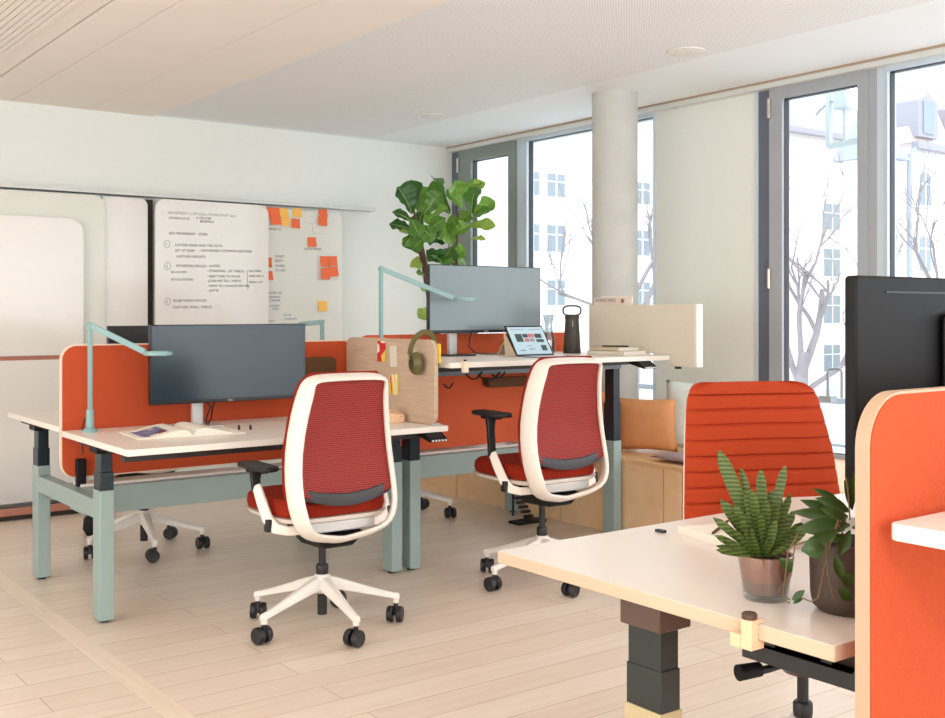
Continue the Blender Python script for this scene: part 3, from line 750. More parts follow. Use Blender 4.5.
for x, y, lab in ((2.12, 4.60, 'left one of two tiny black studs on the low desk'), (2.165, 4.575, 'right one of two tiny black studs on the low desk')):
    o = MB().lathe([(.001, 0), (.005, 0), (.006, .012), (.004, .022), (.001, .022)], (0, 0, 0), 12).build('desk_stud', 'black'); o.location = (x, y, .7652)
    tag(o, lab, 'stud', 'small black studs on the low desk')

# tablet laptop
t = thing('tablet_laptop', 'open tablet with kickstand and keyboard cover on the raised desk', 'laptop', (3.81, 4.55, 1.06))
bl, br_, tl = Vector((3.68, 4.52, 1.064)), Vector((3.945, 4.52, 1.064)), Vector((3.68, 4.625, 1.225))
ux = (br_-bl); uy = (tl-bl); nn = ux.cross(uy).normalized()
def slab(a, b_, c, d, th, n_):
    q = [a, b_, c, d]; return MB().add([p for p in q]+[p-n_*th for p in q], [(0, 1, 2, 3), (7, 6, 5, 4), (0, 4, 5, 1), (1, 5, 6, 2), (2, 6, 7, 3), (3, 7, 4, 0)])
slab(bl, br_, br_+uy, tl, .008, nn).build('tablet', 'bezel', t, bevel=.002)
def scr(x0, x1, y0, y1, m, name, off):
    q = [bl+ux*x0+uy*y0, bl+ux*x1+uy*y0, bl+ux*x1+uy*y1, bl+ux*x0+uy*y1]
    return slab(*[p+nn*off for p in q], .0004, nn).build(name, m, t, smooth=False)
dp = scr(.035, .965, .05, .95, 'disp', 'display', .0006)
B_ = [(.10, .45, .86, .88, 'd_mid'), (.60, .90, .86, .88, 'd_mid'), (.16, .34, .46, .72, 'd_dark'), (.36, .50, .60, .72, 'd_dark'), (.51, .66, .60, .72, 'd_red'), (.68, .86, .58, .72, 'd_dark'),
      (.38, .50, .46, .57, 'd_red'), (.52, .64, .46, .57, 'd_mid'), (.68, .88, .44, .54, 'd_dark'), (.38, .52, .32, .34, 'd_mid'), (.74, .88, .16, .34, 'd_dark'), (.16, .3, .16, .2, 'd_mid'), (.4, .55, .2, .24, 'd_mid')]
for x0, x1, y0, y1, m in B_:
    o = scr(x0, x1, y0, y1, m, 'page_block', .0011); o.parent = dp
MB().add([tl+Vector((.02, .008, -.07)), tl+ux+Vector((-.02, .008, -.07)), tl+ux+Vector((-.02, .09, -.161)), tl+Vector((.02, .09, -.161)),
          tl+Vector((.02, .012, -.066)), tl+ux+Vector((-.02, .012, -.066)), tl+ux+Vector((-.02, .096, -.161)), tl+Vector((.02, .096, -.161))],
         [(0, 1, 2, 3), (7, 6, 5, 4), (0, 4, 5, 1), (1, 5, 6, 2), (2, 6, 7, 3), (3, 7, 4, 0)]).build('kickstand', 'gold', t)
MB().add([bl+Vector((0, 0, -.002)), bl+Vector((-.0, .10, -.003)), tl+Vector((0, .01, -.03)), bl+Vector((.004, 0, -.002)), bl+Vector((.004, .10, -.003)), tl+Vector((.004, .01, -.03))], [(0, 1, 2), (5, 4, 3), (0, 3, 4, 1), (1, 4, 5, 2), (2, 5, 3, 0)]).build('side_flap', 'gold', t)
kb = MB().box(3.68, 3.945, 4.335, 4.515, 1.0605, 1.0645).build('keyboard', 'keys', t, bevel=.002)
MB().box(3.70, 3.925, 4.39, 4.50, 1.0646, 1.0655).build('key_rows', 'silver', kb, smooth=False)

# dark lantern bottle
p = atY(572, 352, 4.74); t = thing('lantern_bottle', 'tall dark tapered bottle with a loop handle on the raised desk', 'bottle', (p.x, p.y, 1.06))
x, y, z = p.x, p.y, 1.0603
MB().lathe([(.001, 0), (.051, 0), (.052, .004), (.0395, .20), (.043, .203), (.044, .214), (.040, .218), (.001, .218)], (x, y, z), 36).build('body', 'bottle', t)
pts = []
for i in range(25):
    a = -PI/2+2*PI*i/24
    c_, s_ = math.cos(a), math.sin(a)
    ex = math.copysign(abs(c_)**.6, c_)*.052; ez = math.copysign(abs(s_)**.75, s_)*.028
    pts.append(Vector((x, y, z+.248))+RT*ex+Vector((0, 0, ez)))
MB().tube(pts, .0055, 8).build('loop_handle', 'olive_d', t)
MB().tube([Vector((x, y, z+.155))-FW*.044, Vector((x, y, z+.19))-FW*.0415], .0015, 6).build('status_light', 'logo', t)

# glass carafe
p = atY(548.5, 352, 4.86); x, y = p.x, p.y
prof = [(.036, 0), (.040, .01), (.042, .05), (.038, .09), (.027, .13), (.023, .155), (.027, .19), (.035, .225)]
inn = [(r-.0025, h+(.003 if h == 0 else 0)) for r, h in prof][::-1]
o = MB().lathe([(.001, 0)]+prof+inn+[(.001, .003)], (0, 0, 0), 32).build('carafe', 'carafe'); o.location = (x, y, 1.0603)
tag(o, 'clear glass carafe between the tablet and the dark bottle', 'carafe')

# books with pen
def book(label, x0, x1, y0, y1, z0, z1, cover, pages, rz=0, spine_text=None):
    t = thing('book', label, 'book', ((x0+x1)/2, (y0+y1)/2, z0), 0)
    c = Vector(t.location); w, d, h = (x1-x0)/2, (y1-y0)/2, z1-z0
    t['_world'] = 0
    MB().box(-w, -w+.003, -d, d, 0, h).box(-w, w, -d, d, 0, .002).box(-w, w, -d, d, h-.002, h).build('cover', cover, t, smooth=False)
    MB().box(-w+.0035, w-.003, -d+.003, d-.003, .0022, h-.0022).build('pages', pages, t, smooth=False)
    t.rotation_euler = (0, 0, rz)
    return t
book('cream bound book lying at the bottom of the stack on the raised desk', 4.235, 4.445, 4.31, 4.57, 1.0602, 1.083, 'cream_card', 'paper', math.radians(8))
book('smaller tan book lying on top of the stack on the raised desk', 4.25, 4.42, 4.34, 4.55, 1.0835, 1.103, 'gold', 'topw', math.radians(2))
o = MB().tube([(0, -.075, 0), (0, .075, 0)], .0045, 10).build('pen', 'black'); o.location = (4.33, 4.44, 1.1078); o.rotation_euler = (0, 0, math.radians(35)); tag(o, 'dark pen lying on the book stack of the raised desk', 'pen')
# cream side screen, L-shaped
t = thing('side_screen', 'cream L-shaped metal screen fixed at the right end of the raised desk', 'screen', (4.48, 4.4, 1.06))
MB().prism([(4.01, 1.0), (4.178, 1.0), (4.178, 1.066), (4.84, 1.066), (4.84, 1.342), (4.01, 1.342)], 'x', 4.5008, 4.515).build('panel', 'cream_card', t, bevel=.001)
MB().box(4.5008, 4.550, 3.99, 4.009, 1.0, 1.342).build('end_edge', 'shell', t, bevel=.002)
MB().lathe([(.001, -.012), (.018, -.012), (.02, 0), (.001, 0)], (4.508, 4.13, .999), 16).build('rubber_foot', 'black', t)
p0 = atX(594, 300, 4.52)
t = thing('magazine', 'pale INVENTARIO magazine standing behind the cream side screen', 'magazine', (4.53, 4.70, 1.06))
MB().box(4.545, 4.553, 4.55, 4.84, 1.0605, 1.385).build('cover', 'paperp', t, smooth=False)
MB().box(4.5535, 4.56, 4.53, 4.79, 1.0605, 1.395).build('pages', 'paper', t, smooth=False)
text('title', 'INVENTARIO', .030, 'ink', t, basis(Vector((4.5445, 4.83, 1.360)), (0, -1, 0), (0, 0, 1)), ext=.0003)
MB().lathe([(.001, -.0006), (.014, -.0006), (.014, 0), (.001, 0)], (4.545, 4.60, 1.365), 16, 'x').build('cover_mark', 'terra', t)
# white clamp on raised desk
t = thing('lamp_clamp', 'small cream clamp on the left part of the raised desk edge', 'clamp', (3.15, 4.18, 1.06))
p = atY(465, 370, 4.165)
MB().box(p.x-.013, p.x+.013, 4.150, 4.178, 1.012, 1.066).build('jaw', 'trim_w', t, bevel=.003)
MB().box(p.x-.013, p.x+.013, 4.1785, 4.21, 1.0605, 1.066).build('hook', 'trim_w', t, bevel=.001)
MB().lathe([(.001, 0), (.008, 0), (.008, .008), (.001, .008)], (p.x, 4.164, 1.0665), 12).build('knob', 'black', t)

# cable spine by the far leg of the standing bench
t = thing('cable_spine', 'black segmented cable spine dropping to the floor beside the mint leg', 'cable spine', (4.30, 5.25, 0))
b = MB()
for i in range(16):
    s_ = i/15; c = Vector((4.30-.02*math.sin(s_*3)+.05*(1-s_)**2, 5.33-.10*(1-s_)**2, .03+s_*.42))
    b.box(c.x-.03, c.x+.03, c.y-.014, c.y+.014, c.z-.010, c.z+.008)
b.build('segments', 'black', t, bevel=.002)
MB().prism(rrect(4.20, 4.44, 5.14, 5.26, .03), 'z', .0003, .012).build('floor_plate', 'black2', t, bevel=.002)
MB().tube([(4.31, 5.33, .02), (4.308, 5.33, .45)], .008, 8).build('cable', 'black', t)

# ------------------------------------------------------------------ chairs
def interp(tab, z):
    if z <= tab[0][0]: return tab[0][1]
    for (a, va), (c, vc) in zip(tab, tab[1:]):
        if z <= c: s_ = (z-a)/(c-a); return va+(vc-va)*s_
    return tab[-1][1]
def caster(par, x, y, a, hm='black'):
    # twin wheels
    q = Matrix.Translation((x, y, 0)) @ Matrix.Rotation(a, 4, 'Z')
    c = MB().lathe([(.001, .050), (.010, .050), (.010, .088), (.001, .088)], (0, 0, 0), 12).box(-.012, .012, -.008, .008, .03, .06).xf(q).build('caster', hm, par)
    for s_ in (-1, 1):
        b = MB().lathe([(.001, s_*.008), (.030, s_*.008), (.0335, s_*.011), (.0335, s_*.027), (.030, s_*.032), (.012, s_*.030), (.001, s_*.030)], (-.012, 0, .0357), 24, 'y')
        b.xf(q).build('wheel', 'wheel', c)
def star_base(t, R, a0, m='base_w', mcol='black', H=0):
    b = MB()
    b.lathe([(.001, .145), (.030, .145), (.040, .175), (.040, .205), (.028, .222), (.001, .222)], (0, 0, 0), 24)
    for k in range(5):
        a = a0+k*2*PI/5; d = Vector((math.cos(a), math.sin(a), 0)); n_ = Vector((-d.y, d.x, 0)); Rg = []
        for s_, zc, w, h in ((.02, .190, .060, .052), (.08, .176, .052, .044), (.16, .152, .042, .034), (.24, .128, .034, .026), (R-.012, .113, .030, .024), (R+.014, .108, .026, .024)):
            p = d*s_; hw, hh = w/2, h/2
            Rg.append([p+n_*x+Vector((0, 0, zc+z)) for x, z in ((-hw, -hh), (hw, -hh), (hw*.9, hh*.4), (hw*.45, hh), (-hw*.45, hh), (-hw*.9, hh*.4))])
        b.rings(Rg)
        b.lathe([(.001, .080), (.013, .080), (.014, .105), (.001, .105)], d*R, 12)
    bs = b.build('star_base', m, t, bevel=.002)
    for k in range(5):
        a = a0+k*2*PI/5; caster(bs, R*math.cos(a), R*math.sin(a), a+PI/2+.5*math.sin(k*2.1))
    b = MB(); b.lathe([(.001, .055), (.020, .055), (.020, .15), (.001, .15)], (0, 0, 0), 20)
    b.lathe([(.001, .222), (.024, .222), (.026, .232), (.026, .256), (.022, .262), (.015, .262), (.015, .41+H), (.001, .41+H)], (0, 0, 0), 20)
    b.build('gas_column', mcol, t)
OUT = [(.376, 0), (.380, .06), (.393, .13), (.424, .190), (.47, .222), (.53, .240), (.62, .245), (.75, .236), (.90, .216), (1.0, .198), (1.035, .182), (1.052, .155), (1.058, .12), (1.06, 0)]
BY = [(.36, -.165), (.39, -.20), (.43, -.232), (.48, -.240), (.55, -.226), (.62, -.205), (.75, -.182), (.90, -.195), (1.06, -.240)]
def task_chair(label, name='task_chair', dz=0, arm=0.0, loc=(0, 0, 0), rz=0, a0=.2, group='red mesh-backed task chairs'):
    t = thing(name, label, 'chair', loc, rz, group, world=False)
    zz = Vector((0, 0, dz))
    # frame loop
    half_ = [(w, z) for z, w in OUT]
    path = half_[1:-1]; loop = [(0, .365)]+path+[(0, 1.06)]+[(-w, z) for w, z in path[::-1]]
    n = len(loop); R = []
    for i, (x, z) in enumerate(loop):
        a, c = loop[i-1], loop[(i+1) % n]; tx, tz = c[0]-a[0], c[1]-a[1]; l = math.hypot(tx, tz); nx, nz = -tz/l, tx/l   # inward
        y = interp(BY, z)
        k = 1.0 if z > .45 else .85
        topk = .62 if z > 1.02 else 1
        sec = ((.048*topk, -.020), (.040*topk, -.032), (.018*topk, -.014), (.0, .030), (.001, .054), (.014, .056), (.032*topk, .010), (.046*topk, -.006))
        R.append([Vector((x+nx*s_*k, y+yy, z+nz*s_*k+dz)) for s_, yy in sec])
    MB().rings(R, closed=True).build('back_frame', 'shell', t, sub=1)
    # upholstered front pad
    vs = []; nz_, nx_ = 16, 10; zb, zt = .575, 1.062
    rows = []
    for s in range(2):
        for i in range(nz_+1):
            z = zb+(zt-zb)*i/nz_; w = interp([(a, b_) for a, b_ in OUT], min(z, 1.055))
            if z > 1.05: w = .150
            w = w+.004 if z < 1.05 else w
            for j in range(nx_+1):
                f = -1+2*j/nx_; edge = abs(f)**6; tope = max(0, (i-nz_+1))*1.0
                y = interp(BY, z)+.052+(.026*(1-edge)*(1-.7*tope)+.004 if s else 0)-.012*(1-f*f)*(0 if s else 1)
                vs.append((w*f, y, z+dz))
    m_ = (nz_+1)*(nx_+1); fs = []
    for i in range(nz_):
        for j in range(nx_):
            a = i*(nx_+1)+j; fs += [(a, a+1, a+nx_+2, a+nx_+1), (a+m_, a+nx_+1+m_, a+nx_+2+m_, a+1+m_)]
    for i in range(nz_):
        for j in (0, nx_): a = i*(nx_+1)+j; fs.append((a, a+nx_+1, a+nx_+1+m_, a+m_) if j == 0 else (a+m_, a+nx_+1+m_, a+nx_+1, a))
    for j in range(nx_):
        for i in (0, nz_): a = i*(nx_+1)+j; fs.append((a, a+m_, a+1+m_, a+1) if i == 0 else (a+1, a+1+m_, a+m_, a))
    MB().add(vs, fs).build('back_cushion', 'red', t, smooth=True)
    # knit mesh seen from behind
    vs = []; nx_, nz_ = 12, 18; zb, zt = .565, 1.03
    for i in range(nz_+1):
        for j in range(nx_+1):
            f = -1+2*j/nx_; zbb = zb-.0+.022*(f*f); z = zbb+(zt-zbb)*i/nz_; w = interp(OUT, z)-.026
            if z > 1.01: w -= .012
            y = interp(BY, z)-.010+.022*(1-f*f)*(.4+.6*math.sin(PI*min(1, max(0, (z-.55)/.5))))
            vs.append((w*f, y, z+dz))
    fs = [(i*(nx_+1)+j, i*(nx_+1)+j+1, (i+1)*(nx_+1)+j+1, (i+1)*(nx_+1)+j) for i in range(nz_) for j in range(nx_)]
    o = MB().add(vs, fs).build('back_mesh', 'mesh', t)
    sol = o.modifiers.new('s', 'SOLIDIFY'); sol.thickness = .003; sol.offset = 0
    # lumbar band
    R = []
    for i in range(13):
        f = -1+2*i/12; x = .196*f; z = .560+.034*f*f+dz; y = -.200-.022*(1-f*f)
        h = .025-.003*abs(f)
        R.append([Vector((x, y-.012, z-h)), Vector((x, y-.016, z)), Vector((x, y-.010, z+h)), Vector((x, y+.014, z+h)), Vector((x, y+.014, z-h))])
    MB().rings(R).build('lumbar_support', 'grey_band', t, bevel=.003)
    # seat
    def superel(cx, cy, a, b_, z, n_=40, e=.42):
        return [Vector((cx+a*math.copysign(abs(math.cos(q))**e, math.cos(q)), cy+b_*math.copysign(abs(math.sin(q))**e, math.sin(q)), z+dz)) for q in [2*PI*i/n_ for i in range(n_)]]
    cy = .065
    MB().rings([superel(0, cy, .225, .225, .488), superel(0, cy, .236, .236, .492), superel(0, cy, .242, .241, .515), superel(0, cy, .238, .238, .540), superel(0, cy, .225, .22, .556), superel(0, cy, .15, .15, .560), superel(0, cy, .03, .03, .558)]).build('seat', 'red', t)
    MB().rings([superel(0, cy-.005, .18, .18, .455), superel(0, cy-.005, .235, .232, .470), superel(0, cy-.005, .247, .243, .487), superel(0, cy-.005, .2, .2, .489)]).build('seat_pan', 'shell', t)
    b = MB(); b.add([Vector(p)+zz for p in [(-.07, -.14, .352), (.07, -.14, .352), (.07, .06, .345), (-.07, .06, .345), (-.11, -.17, .41), (.11, -.17, .41), (.13, .15, .456), (-.13, .15, .456)]],
                    [(0, 3, 2, 1), (4, 5, 6, 7), (0, 1, 5, 4), (1, 2, 6, 5), (2, 3, 7, 6), (3, 0, 4, 7)])
    b.build('mechanism', 'black2', t, bevel=.012)
    b = MB()
    for sx in (-1, 1): b.tube([Vector((sx*.02, -.06, .375))+zz, Vector((sx*.06, -.14, .368))+zz], 1, flat=(.03, .018))
    b.build('rear_bracket', 'shell', t, bevel=.004)
    MB().box(-.15, .15, -.175, -.09, .425+dz, .468+dz).build('rear_plate', 'silver', t, bevel=.006)
    for sx in (-1, 1):
        ar = MB().tube([Vector((sx*.09, -.10, .432))+zz, Vector((sx*.20, -.095, .434))+zz, Vector((sx*.248, -.085, .448))+zz, Vector((sx*.270, -.06, .485))+zz, Vector((sx*.278, -.02, .55))+zz, Vector((sx*.284, .015, .61))+zz], [.8, .85, .95, 1.0, .95, .85], flat=(.044, .022), up=Vector((0, 1, 0))).build('armrest', 'shell', t, bevel=.006)
        MB().tube([Vector((sx*.282, .018, .59))+zz, Vector((sx*.284, .026, .63+arm*.8))+zz, Vector((sx*.278, .035, .665+arm))+zz], [1, 1, 1.3], flat=(.038, .020), up=Vector((0, 1, 0))).build('arm_post', 'black', ar, bevel=.004)
        MB().box(sx*.27-.03, sx*.27+.03, -.01, .09, .655+arm+dz, .668+arm+dz).build('pad_mount', 'black2', ar, bevel=.004)
        MB().prism([(sx*.265+x_, .045+y_) for x_, y_ in rrect(-.045, .045, -.125, .125, .03, 5)], 'z', .668+arm+dz, .690+arm+dz).build('arm_pad', 'black', ar, bevel=.008)
        MB().box(sx*.272-.011, sx*.272+.011, -.085, -.052, .435+dz, .485+dz).build('height_lever', 'black', ar, bevel=.004)
    b_ = math.radians(0)
    star_base(t, .308, a0, H=dz)
    return t
RZ1 = math.radians(-2)
c1 = task_chair('red mesh-backed task chair with white frame, drawn up to the low desk', dz=0, loc=(2.202, 3.975, 0), rz=RZ1, a0=math.radians(194)-RZ1)
RZ2 = math.radians(-3)
c2 = task_chair('red mesh-backed task chair with raised armrest, in front of the standing desk', dz=.03, arm=.11, loc=(3.43, 4.02, 0), rz=RZ2, a0=math.radians(184)-RZ2)
dup(c1, (2.13, 5.83, 0), math.radians(208), 'task chair tucked behind the low desk, only its white star base and seat showing')
dup(c1, (3.78, 5.80, 0), math.radians(195), 'task chair behind the lighter orange divider, only casters and red seat edge showing')

# orange ribbed conference chair
def ribbed_chair(loc, rz):
    t = thing('padded_chair', 'chair with tall ribbed orange back facing the near desk', 'chair', loc, rz, world=False)
    H0, H1 = .50, 1.095; nz_, nx_ = 150, 16
    def W(z):
        w = interp([(.50, .236), (.60, .248), (.75, .245), (.90, .232), (1.0, .217), (1.05, .207), (1.075, .195), (1.09, .172), (1.095, .145)], z); return w
    def Yb(z): return interp([(.50, -.20), (.62, -.235), (.75, -.245), (.9, -.27), (1.1, -.325)], z)
    vs = []
    ribs = 13
    for s in range(2):
        for i in range(nz_+1):
            z = H0+(H1-H0)*i/nz_; w = W(z)
            ph = ((z-H0)/(H1-H0-.035)*ribs) % 1 if z < H1-.035 else .5
            groove = -.009*math.exp(-((min(ph, 1-ph))/.085)**2) if s else 0
            for j in range(nx_+1):
                f = -1+2*j/nx_; e = abs(f)**5
                y = Yb(z)-.03*(1-f*f)+.03
                if s: y += .034*(1-e)+.004+groove*(1 if abs(f) < .9 else .3)
                if s and i >= nz_-5: y -= .0055*(i-nz_+6)
                vs.append((w*f, y, z))
    m_ = (nz_+1)*(nx_+1); fs = []
    for i in range(nz_):
        for j in range(nx_):
            a = i*(nx_+1)+j; fs += [(a, a+1, a+nx_+2, a+nx_+1), (a+m_, a+nx_+1+m_, a+nx_+2+m_, a+1+m_)]
    for i in range(nz_):
        a = i*(nx_+1); fs.append((a, a+nx_+1, a+nx_+1+m_, a+m_)); a += nx_; fs.append((a+m_, a+nx_+1+m_, a+nx_+1, a))
    for j in range(nx_):
        a = j; fs.append((a, a+m_, a+1+m_, a+1)); a = nz_*(nx_+1)+j; fs.append((a+1, a+1+m_, a+m_, a))
    MB().add(vs, fs).build('backrest', 'orange_seat', t)
    # white shell behind
    vs = []; nz2 = 14
    for s in range(2):
        for i in range(nz2+1):
            z = .46+(1.075-.46)*i/nz2; w = W(z)-.004-.012*max(0, (z-1.0)/.08)
            for j in range(9):
                f = -1+2*j/8; vs.append((w*f, Yb(z)-.03*(1-f*f)+.026-(.012+.01*(1-f*f) if s else -.006*abs(f)**3), z))
    q = (nz2+1)*9; fs = []
    for i in range(nz2):
        for j in range(8): a = i*9+j; fs += [(a, a+1, a+10, a+9), (a+q, a+9+q, a+10+q, a+1+q)]
        a = i*9; fs.append((a, a+9, a+9+q, a+q)); a += 8; fs.append((a+q, a+9+q, a+9, a))
    for j in range(8): a = j; fs.append((a, a+q, a+1+q, a+1)); a = nz2*9+j; fs.append((a+1, a+1+q, a+q, a))
    MB().add(vs, fs).build('shell', 'shell', t)
    def se(a, b_, z, cy=.03, e=.45): return [Vector((a*math.copysign(abs(math.cos(k))**e, math.cos(k)), cy+b_*math.copysign(abs(math.sin(k))**e, math.sin(k)), z)) for k in [2*PI*i/40 for i in range(40)]]
    MB().rings([se(.16, .17, .495), se(.215, .205, .505), se(.23, .22, .525), se(.21, .20, .55), se(.1, .1, .555)]).build('seat', 'orange_seat', t)
    MB().rings([se(.05, .05, .36), se(.08, .08, .385), se(.14, .15, .45), se(.16, .17, .494)]).build('seat_pan', 'black2', t)
    MB().lathe([(.001, .33), (.05, .34), (.07, .36), (.001, .362)], (0, 0, 0), 24).build('hub', 'brown_metal', t)
    k = MB().tube([(0.05, .02, .375), (.13, .05, .372), (.17, .055, .370)], [.010, .010, .012], 12).build('tilt_lever', 'black', t)
    MB().tube([(.15, .045, .372), (.215, .055, .370)], [.019, .021], 20).build('tilt_knob', 'black2', k)
    star_base(t, .30, .5, mcol='black')
    return t
az = math.radians(180)+(-YAW)+math.radians(13)
ribbed_chair((2.452, 1.803, 0), az)

# ------------------------------------------------------------------ foreground desk
ZD = .80; FX = 1.412
F = thing('bench_desk', 'large cream-topped desk in the right foreground with dark telescoping leg', 'desk', (2.2, 1.39, 0))
b = MB().prism(rrect(FX, 3.0, .982, 1.80, .003, 2), 'z', ZD-.025, ZD); b.mi = [0, 0]+[1]*(len(b.f)-2)
b.build('desktop', ['topw', 'edge_tan'], F, bevel=.0015)
for lx in (1.4386, 2.90):
    l = MB().box(lx, lx+.057, 1.36, 1.4515, .012, .578).build('leg', 'beige_metal', F, bevel=.002)
    MB().box(lx+.0035, lx+.0535, 1.3622, 1.4492, .57, .653).build('lower_tube', 'green_dark', l, bevel=.0015)
    MB().box(lx+.0055, lx+.0515, 1.3647, 1.4467, .64, ZD-.04).build('upper_tube', 'green_dark', l, bevel=.0015)
    MB().lathe([(.001, 0), (.02, 0), (.022, .012), (.001, .012)], (lx+.028, 1.405, 0), 14).build('foot', 'black', l)
    MB().box(lx-.008, lx+.075, 1.355, 1.455, ZD-.075, ZD-.0255).build('mounting_bracket', 'brown_metal', F, bevel=.003)
MB().box(1.52, 2.9, 1.37, 1.41, ZD-.05, ZD-.0225).build('support_rail', 'black2', F, smooth=False)
MB().box(1.485, 1.505, .99, 1.215, .712, .742).box(1.485, 1.60, 1.0, 1.20, .738, .742).build('cable_tray', 'black', F, smooth=False)
for a in (1.05, 1.16): MB().box(1.488, 1.50, a-.01, a+.01, .742, ZD-.0225).build('tray_hanger', 'black', F, smooth=False)
N_ = thing('bench_desk', 'corner of a raised cream desktop at the right edge of the picture', 'desk', (2.2, .5, 0))
MB().prism(rrect(1.41, 3.0, .08, .893, .014, 4), 'z', .999-.025, .999).build('desktop', 'topw', N_, bevel=.003, seg=3)
for lx in (1.62, 2.9):
    l = MB().box(lx-.03, lx+.03, .43, .53, .012, .6).build('leg', 'beige_metal', N_, bevel=.003)
    MB().box(lx-.024, lx+.024, .44, .52, .6, .96).build('upper_tube', 'green_dark', l, bevel=.002)
    MB().box(lx-.10, lx+.05, .3, .66, .952, .9735).build('mounting_bracket', 'trim_w', N_, bevel=.003)
# divider, thick
t = thing('desk_divider', 'tall orange felt divider with tan edge in the right foreground', 'divider', (2.2, .925, .45))
x0, x1, z0, z1 = 1.397, 3.02, .46, 1.182; e = .004
MB().prism(rrect(x0+e, x1-e, z0+e, z1-e, .075, 10), 'y', .913, .939).build('felt_panel', 'orange', t)
MB().frame(rrect(x0, x1, z0, z1, .08, 10), rrect(x0+e, x1-e, z0+e, z1-e, .076, 10), 'y', .915, .937).build('edge_trim', 'trim_tan', t)
# big monitor seen from behind
t = thing('monitor', 'large black monitor seen from behind, above the foreground divider', 'monitor', (2.2, 1.25, .8))
x0 = atY(856.5, 300, 1.15).x
MB().prism(rrect(x0, x0+.82, .985, 1.366, .008, 3), 'y', 1.150, 1.176).build('housing', 'black2', t, bevel=.005)
MB().prism(rrect(x0+.27, x0+.82-.20, .99, 1.30, .02, 3), 'y', 1.128, 1.152).build('rear_casing', 'black2', t, bevel=.012)
MB().box(x0+.008, x0+.812, 1.176, 1.178, 1.0, 1.358).build('screen', 'screen_a', t, smooth=False)
MB().box(x0+.38, x0+.44, 1.10, 1.13, .808, 1.2).build('stand_post', 'silver', t, bevel=.004)
MB().prism(rrect(x0+.29, x0+.53, 1.02, 1.22, .02), 'z', ZD+.0005, ZD+.009).build('stand_base', 'silver', t, bevel=.002)
MB().box(x0+.09, x0+.73, 1.1485, 1.1499, 1.335, 1.3385).build('vent_slot', 'bezel', t, smooth=False)

# clamp
t = thing('desk_clamp', 'peach clamp with a black knob on the edge of the foreground desk', 'clamp', (FX, 1.13, ZD))
MB().prism([(FX-.018, ZD-.040), (FX+.014, ZD-.040), (FX+.014, ZD-.0255), (FX-.0008, ZD-.0255), (FX-.0008, ZD+.0005), (FX+.012, ZD+.0005), (FX+.012, ZD+.008), (FX-.018, ZD+.008)], 'y', 1.122, 1.144).build('jaw', 'clamp', t, bevel=.0012)
MB().box(FX-.018, FX-.001, 1.1445, 1.166, ZD-.040, ZD-.018).build('side_block', 'clamp', t, bevel=.0012)
MB().lathe([(.001, 0), (.012, 0), (.0125, .002), (.0125, .008), (.010, .010), (.001, .010)], (FX-.008, 1.134, ZD+.0085), 20).build('knob', 'brown_metal', t)

# notebooks
t = thing('notebook', 'closed cream notebook lying left of the potted plants', 'notebook', (1.86, 1.62, ZD), world=True)
q = [Vector((1.845, 1.690, 0)), Vector((1.80, 1.50, 0)), Vector((2.00, 1.40, 0)), Vector((2.06, 1.60, 0))]
def blk(mb, q, z0, z1): return mb.add([Vector((p.x, p.y, z)) for z in (z0, z1) for p in q], [(3, 2, 1, 0), (4, 5, 6, 7), (0, 1, 5, 4), (1, 2, 6, 5), (2, 3, 7, 6), (3, 0, 4, 7)])
blk(MB(), q, ZD+.0005, ZD+.0155).build('pages', 'paperp', t, smooth=False)
blk(MB(), [p*1.0 for p in q], ZD+.0156, ZD+.0175).build('cover', 'paper', t, smooth=False)
o = MB().tube([(0, -.075, 0), (0, .075, 0)], .003, 8).build('pencil', 'felt_b'); o.location = (1.90, 1.615, ZD+.0212); o.rotation_euler = (0, 0, math.radians(-62)); tag(o, 'thin brown pencil lying across the cream notebook', 'pencil')
o = MB().box(-.006, .006, -.012, .012, 0, .006).build('eraser', 'gasket'); o.location = (1.825, 1.725, ZD+.0004); tag(o, 'tiny dark eraser beside the corner of the cream notebook', 'eraser')
t = thing('paper_stack', 'stack of cream papers on the desk in front of the orange chair', 'papers', (2.35, 1.65, ZD), world=True)
q = [Vector((2.30, 1.78, 0)), Vector((2.06, 1.60, 0)), Vector((2.26, 1.42, 0)), Vector((2.52, 1.62, 0))]
q = [Vector((2.24, 1.79, 0)), Vector((2.10, 1.55, 0)), Vector((2.34, 1.42, 0)), Vector((2.50, 1.66, 0))]
blk(MB(), q, ZD+.0005, ZD+.026).build('sheets', 'topw', t, smooth=False)

# things on the near raised desktop
t = thing('table_lamp', 'flat grey-green metal lamp plate with black cable on the near raised desktop', 'lamp', (1.6, .85, 1.007))
p = atY(930, 513, .86)
MB().prism(rrect(1.535, 1.74, .74, .875, .01), 'z', .9995, 1.005).build('plate', 'mint', t, bevel=.001)
a = [Vector((1.555, .80, 1.005)), Vector((1.553, .80, 1.035)), Vector((1.56, .80, 1.052)), Vector((1.59, .80, 1.062)), Vector((1.66, .80, 1.066)), Vector((1.72, .80, 1.05)), Vector((1.74, .80, 1.005))]
MB().tube(a, .0032, 8).build('cable', 'black', t)

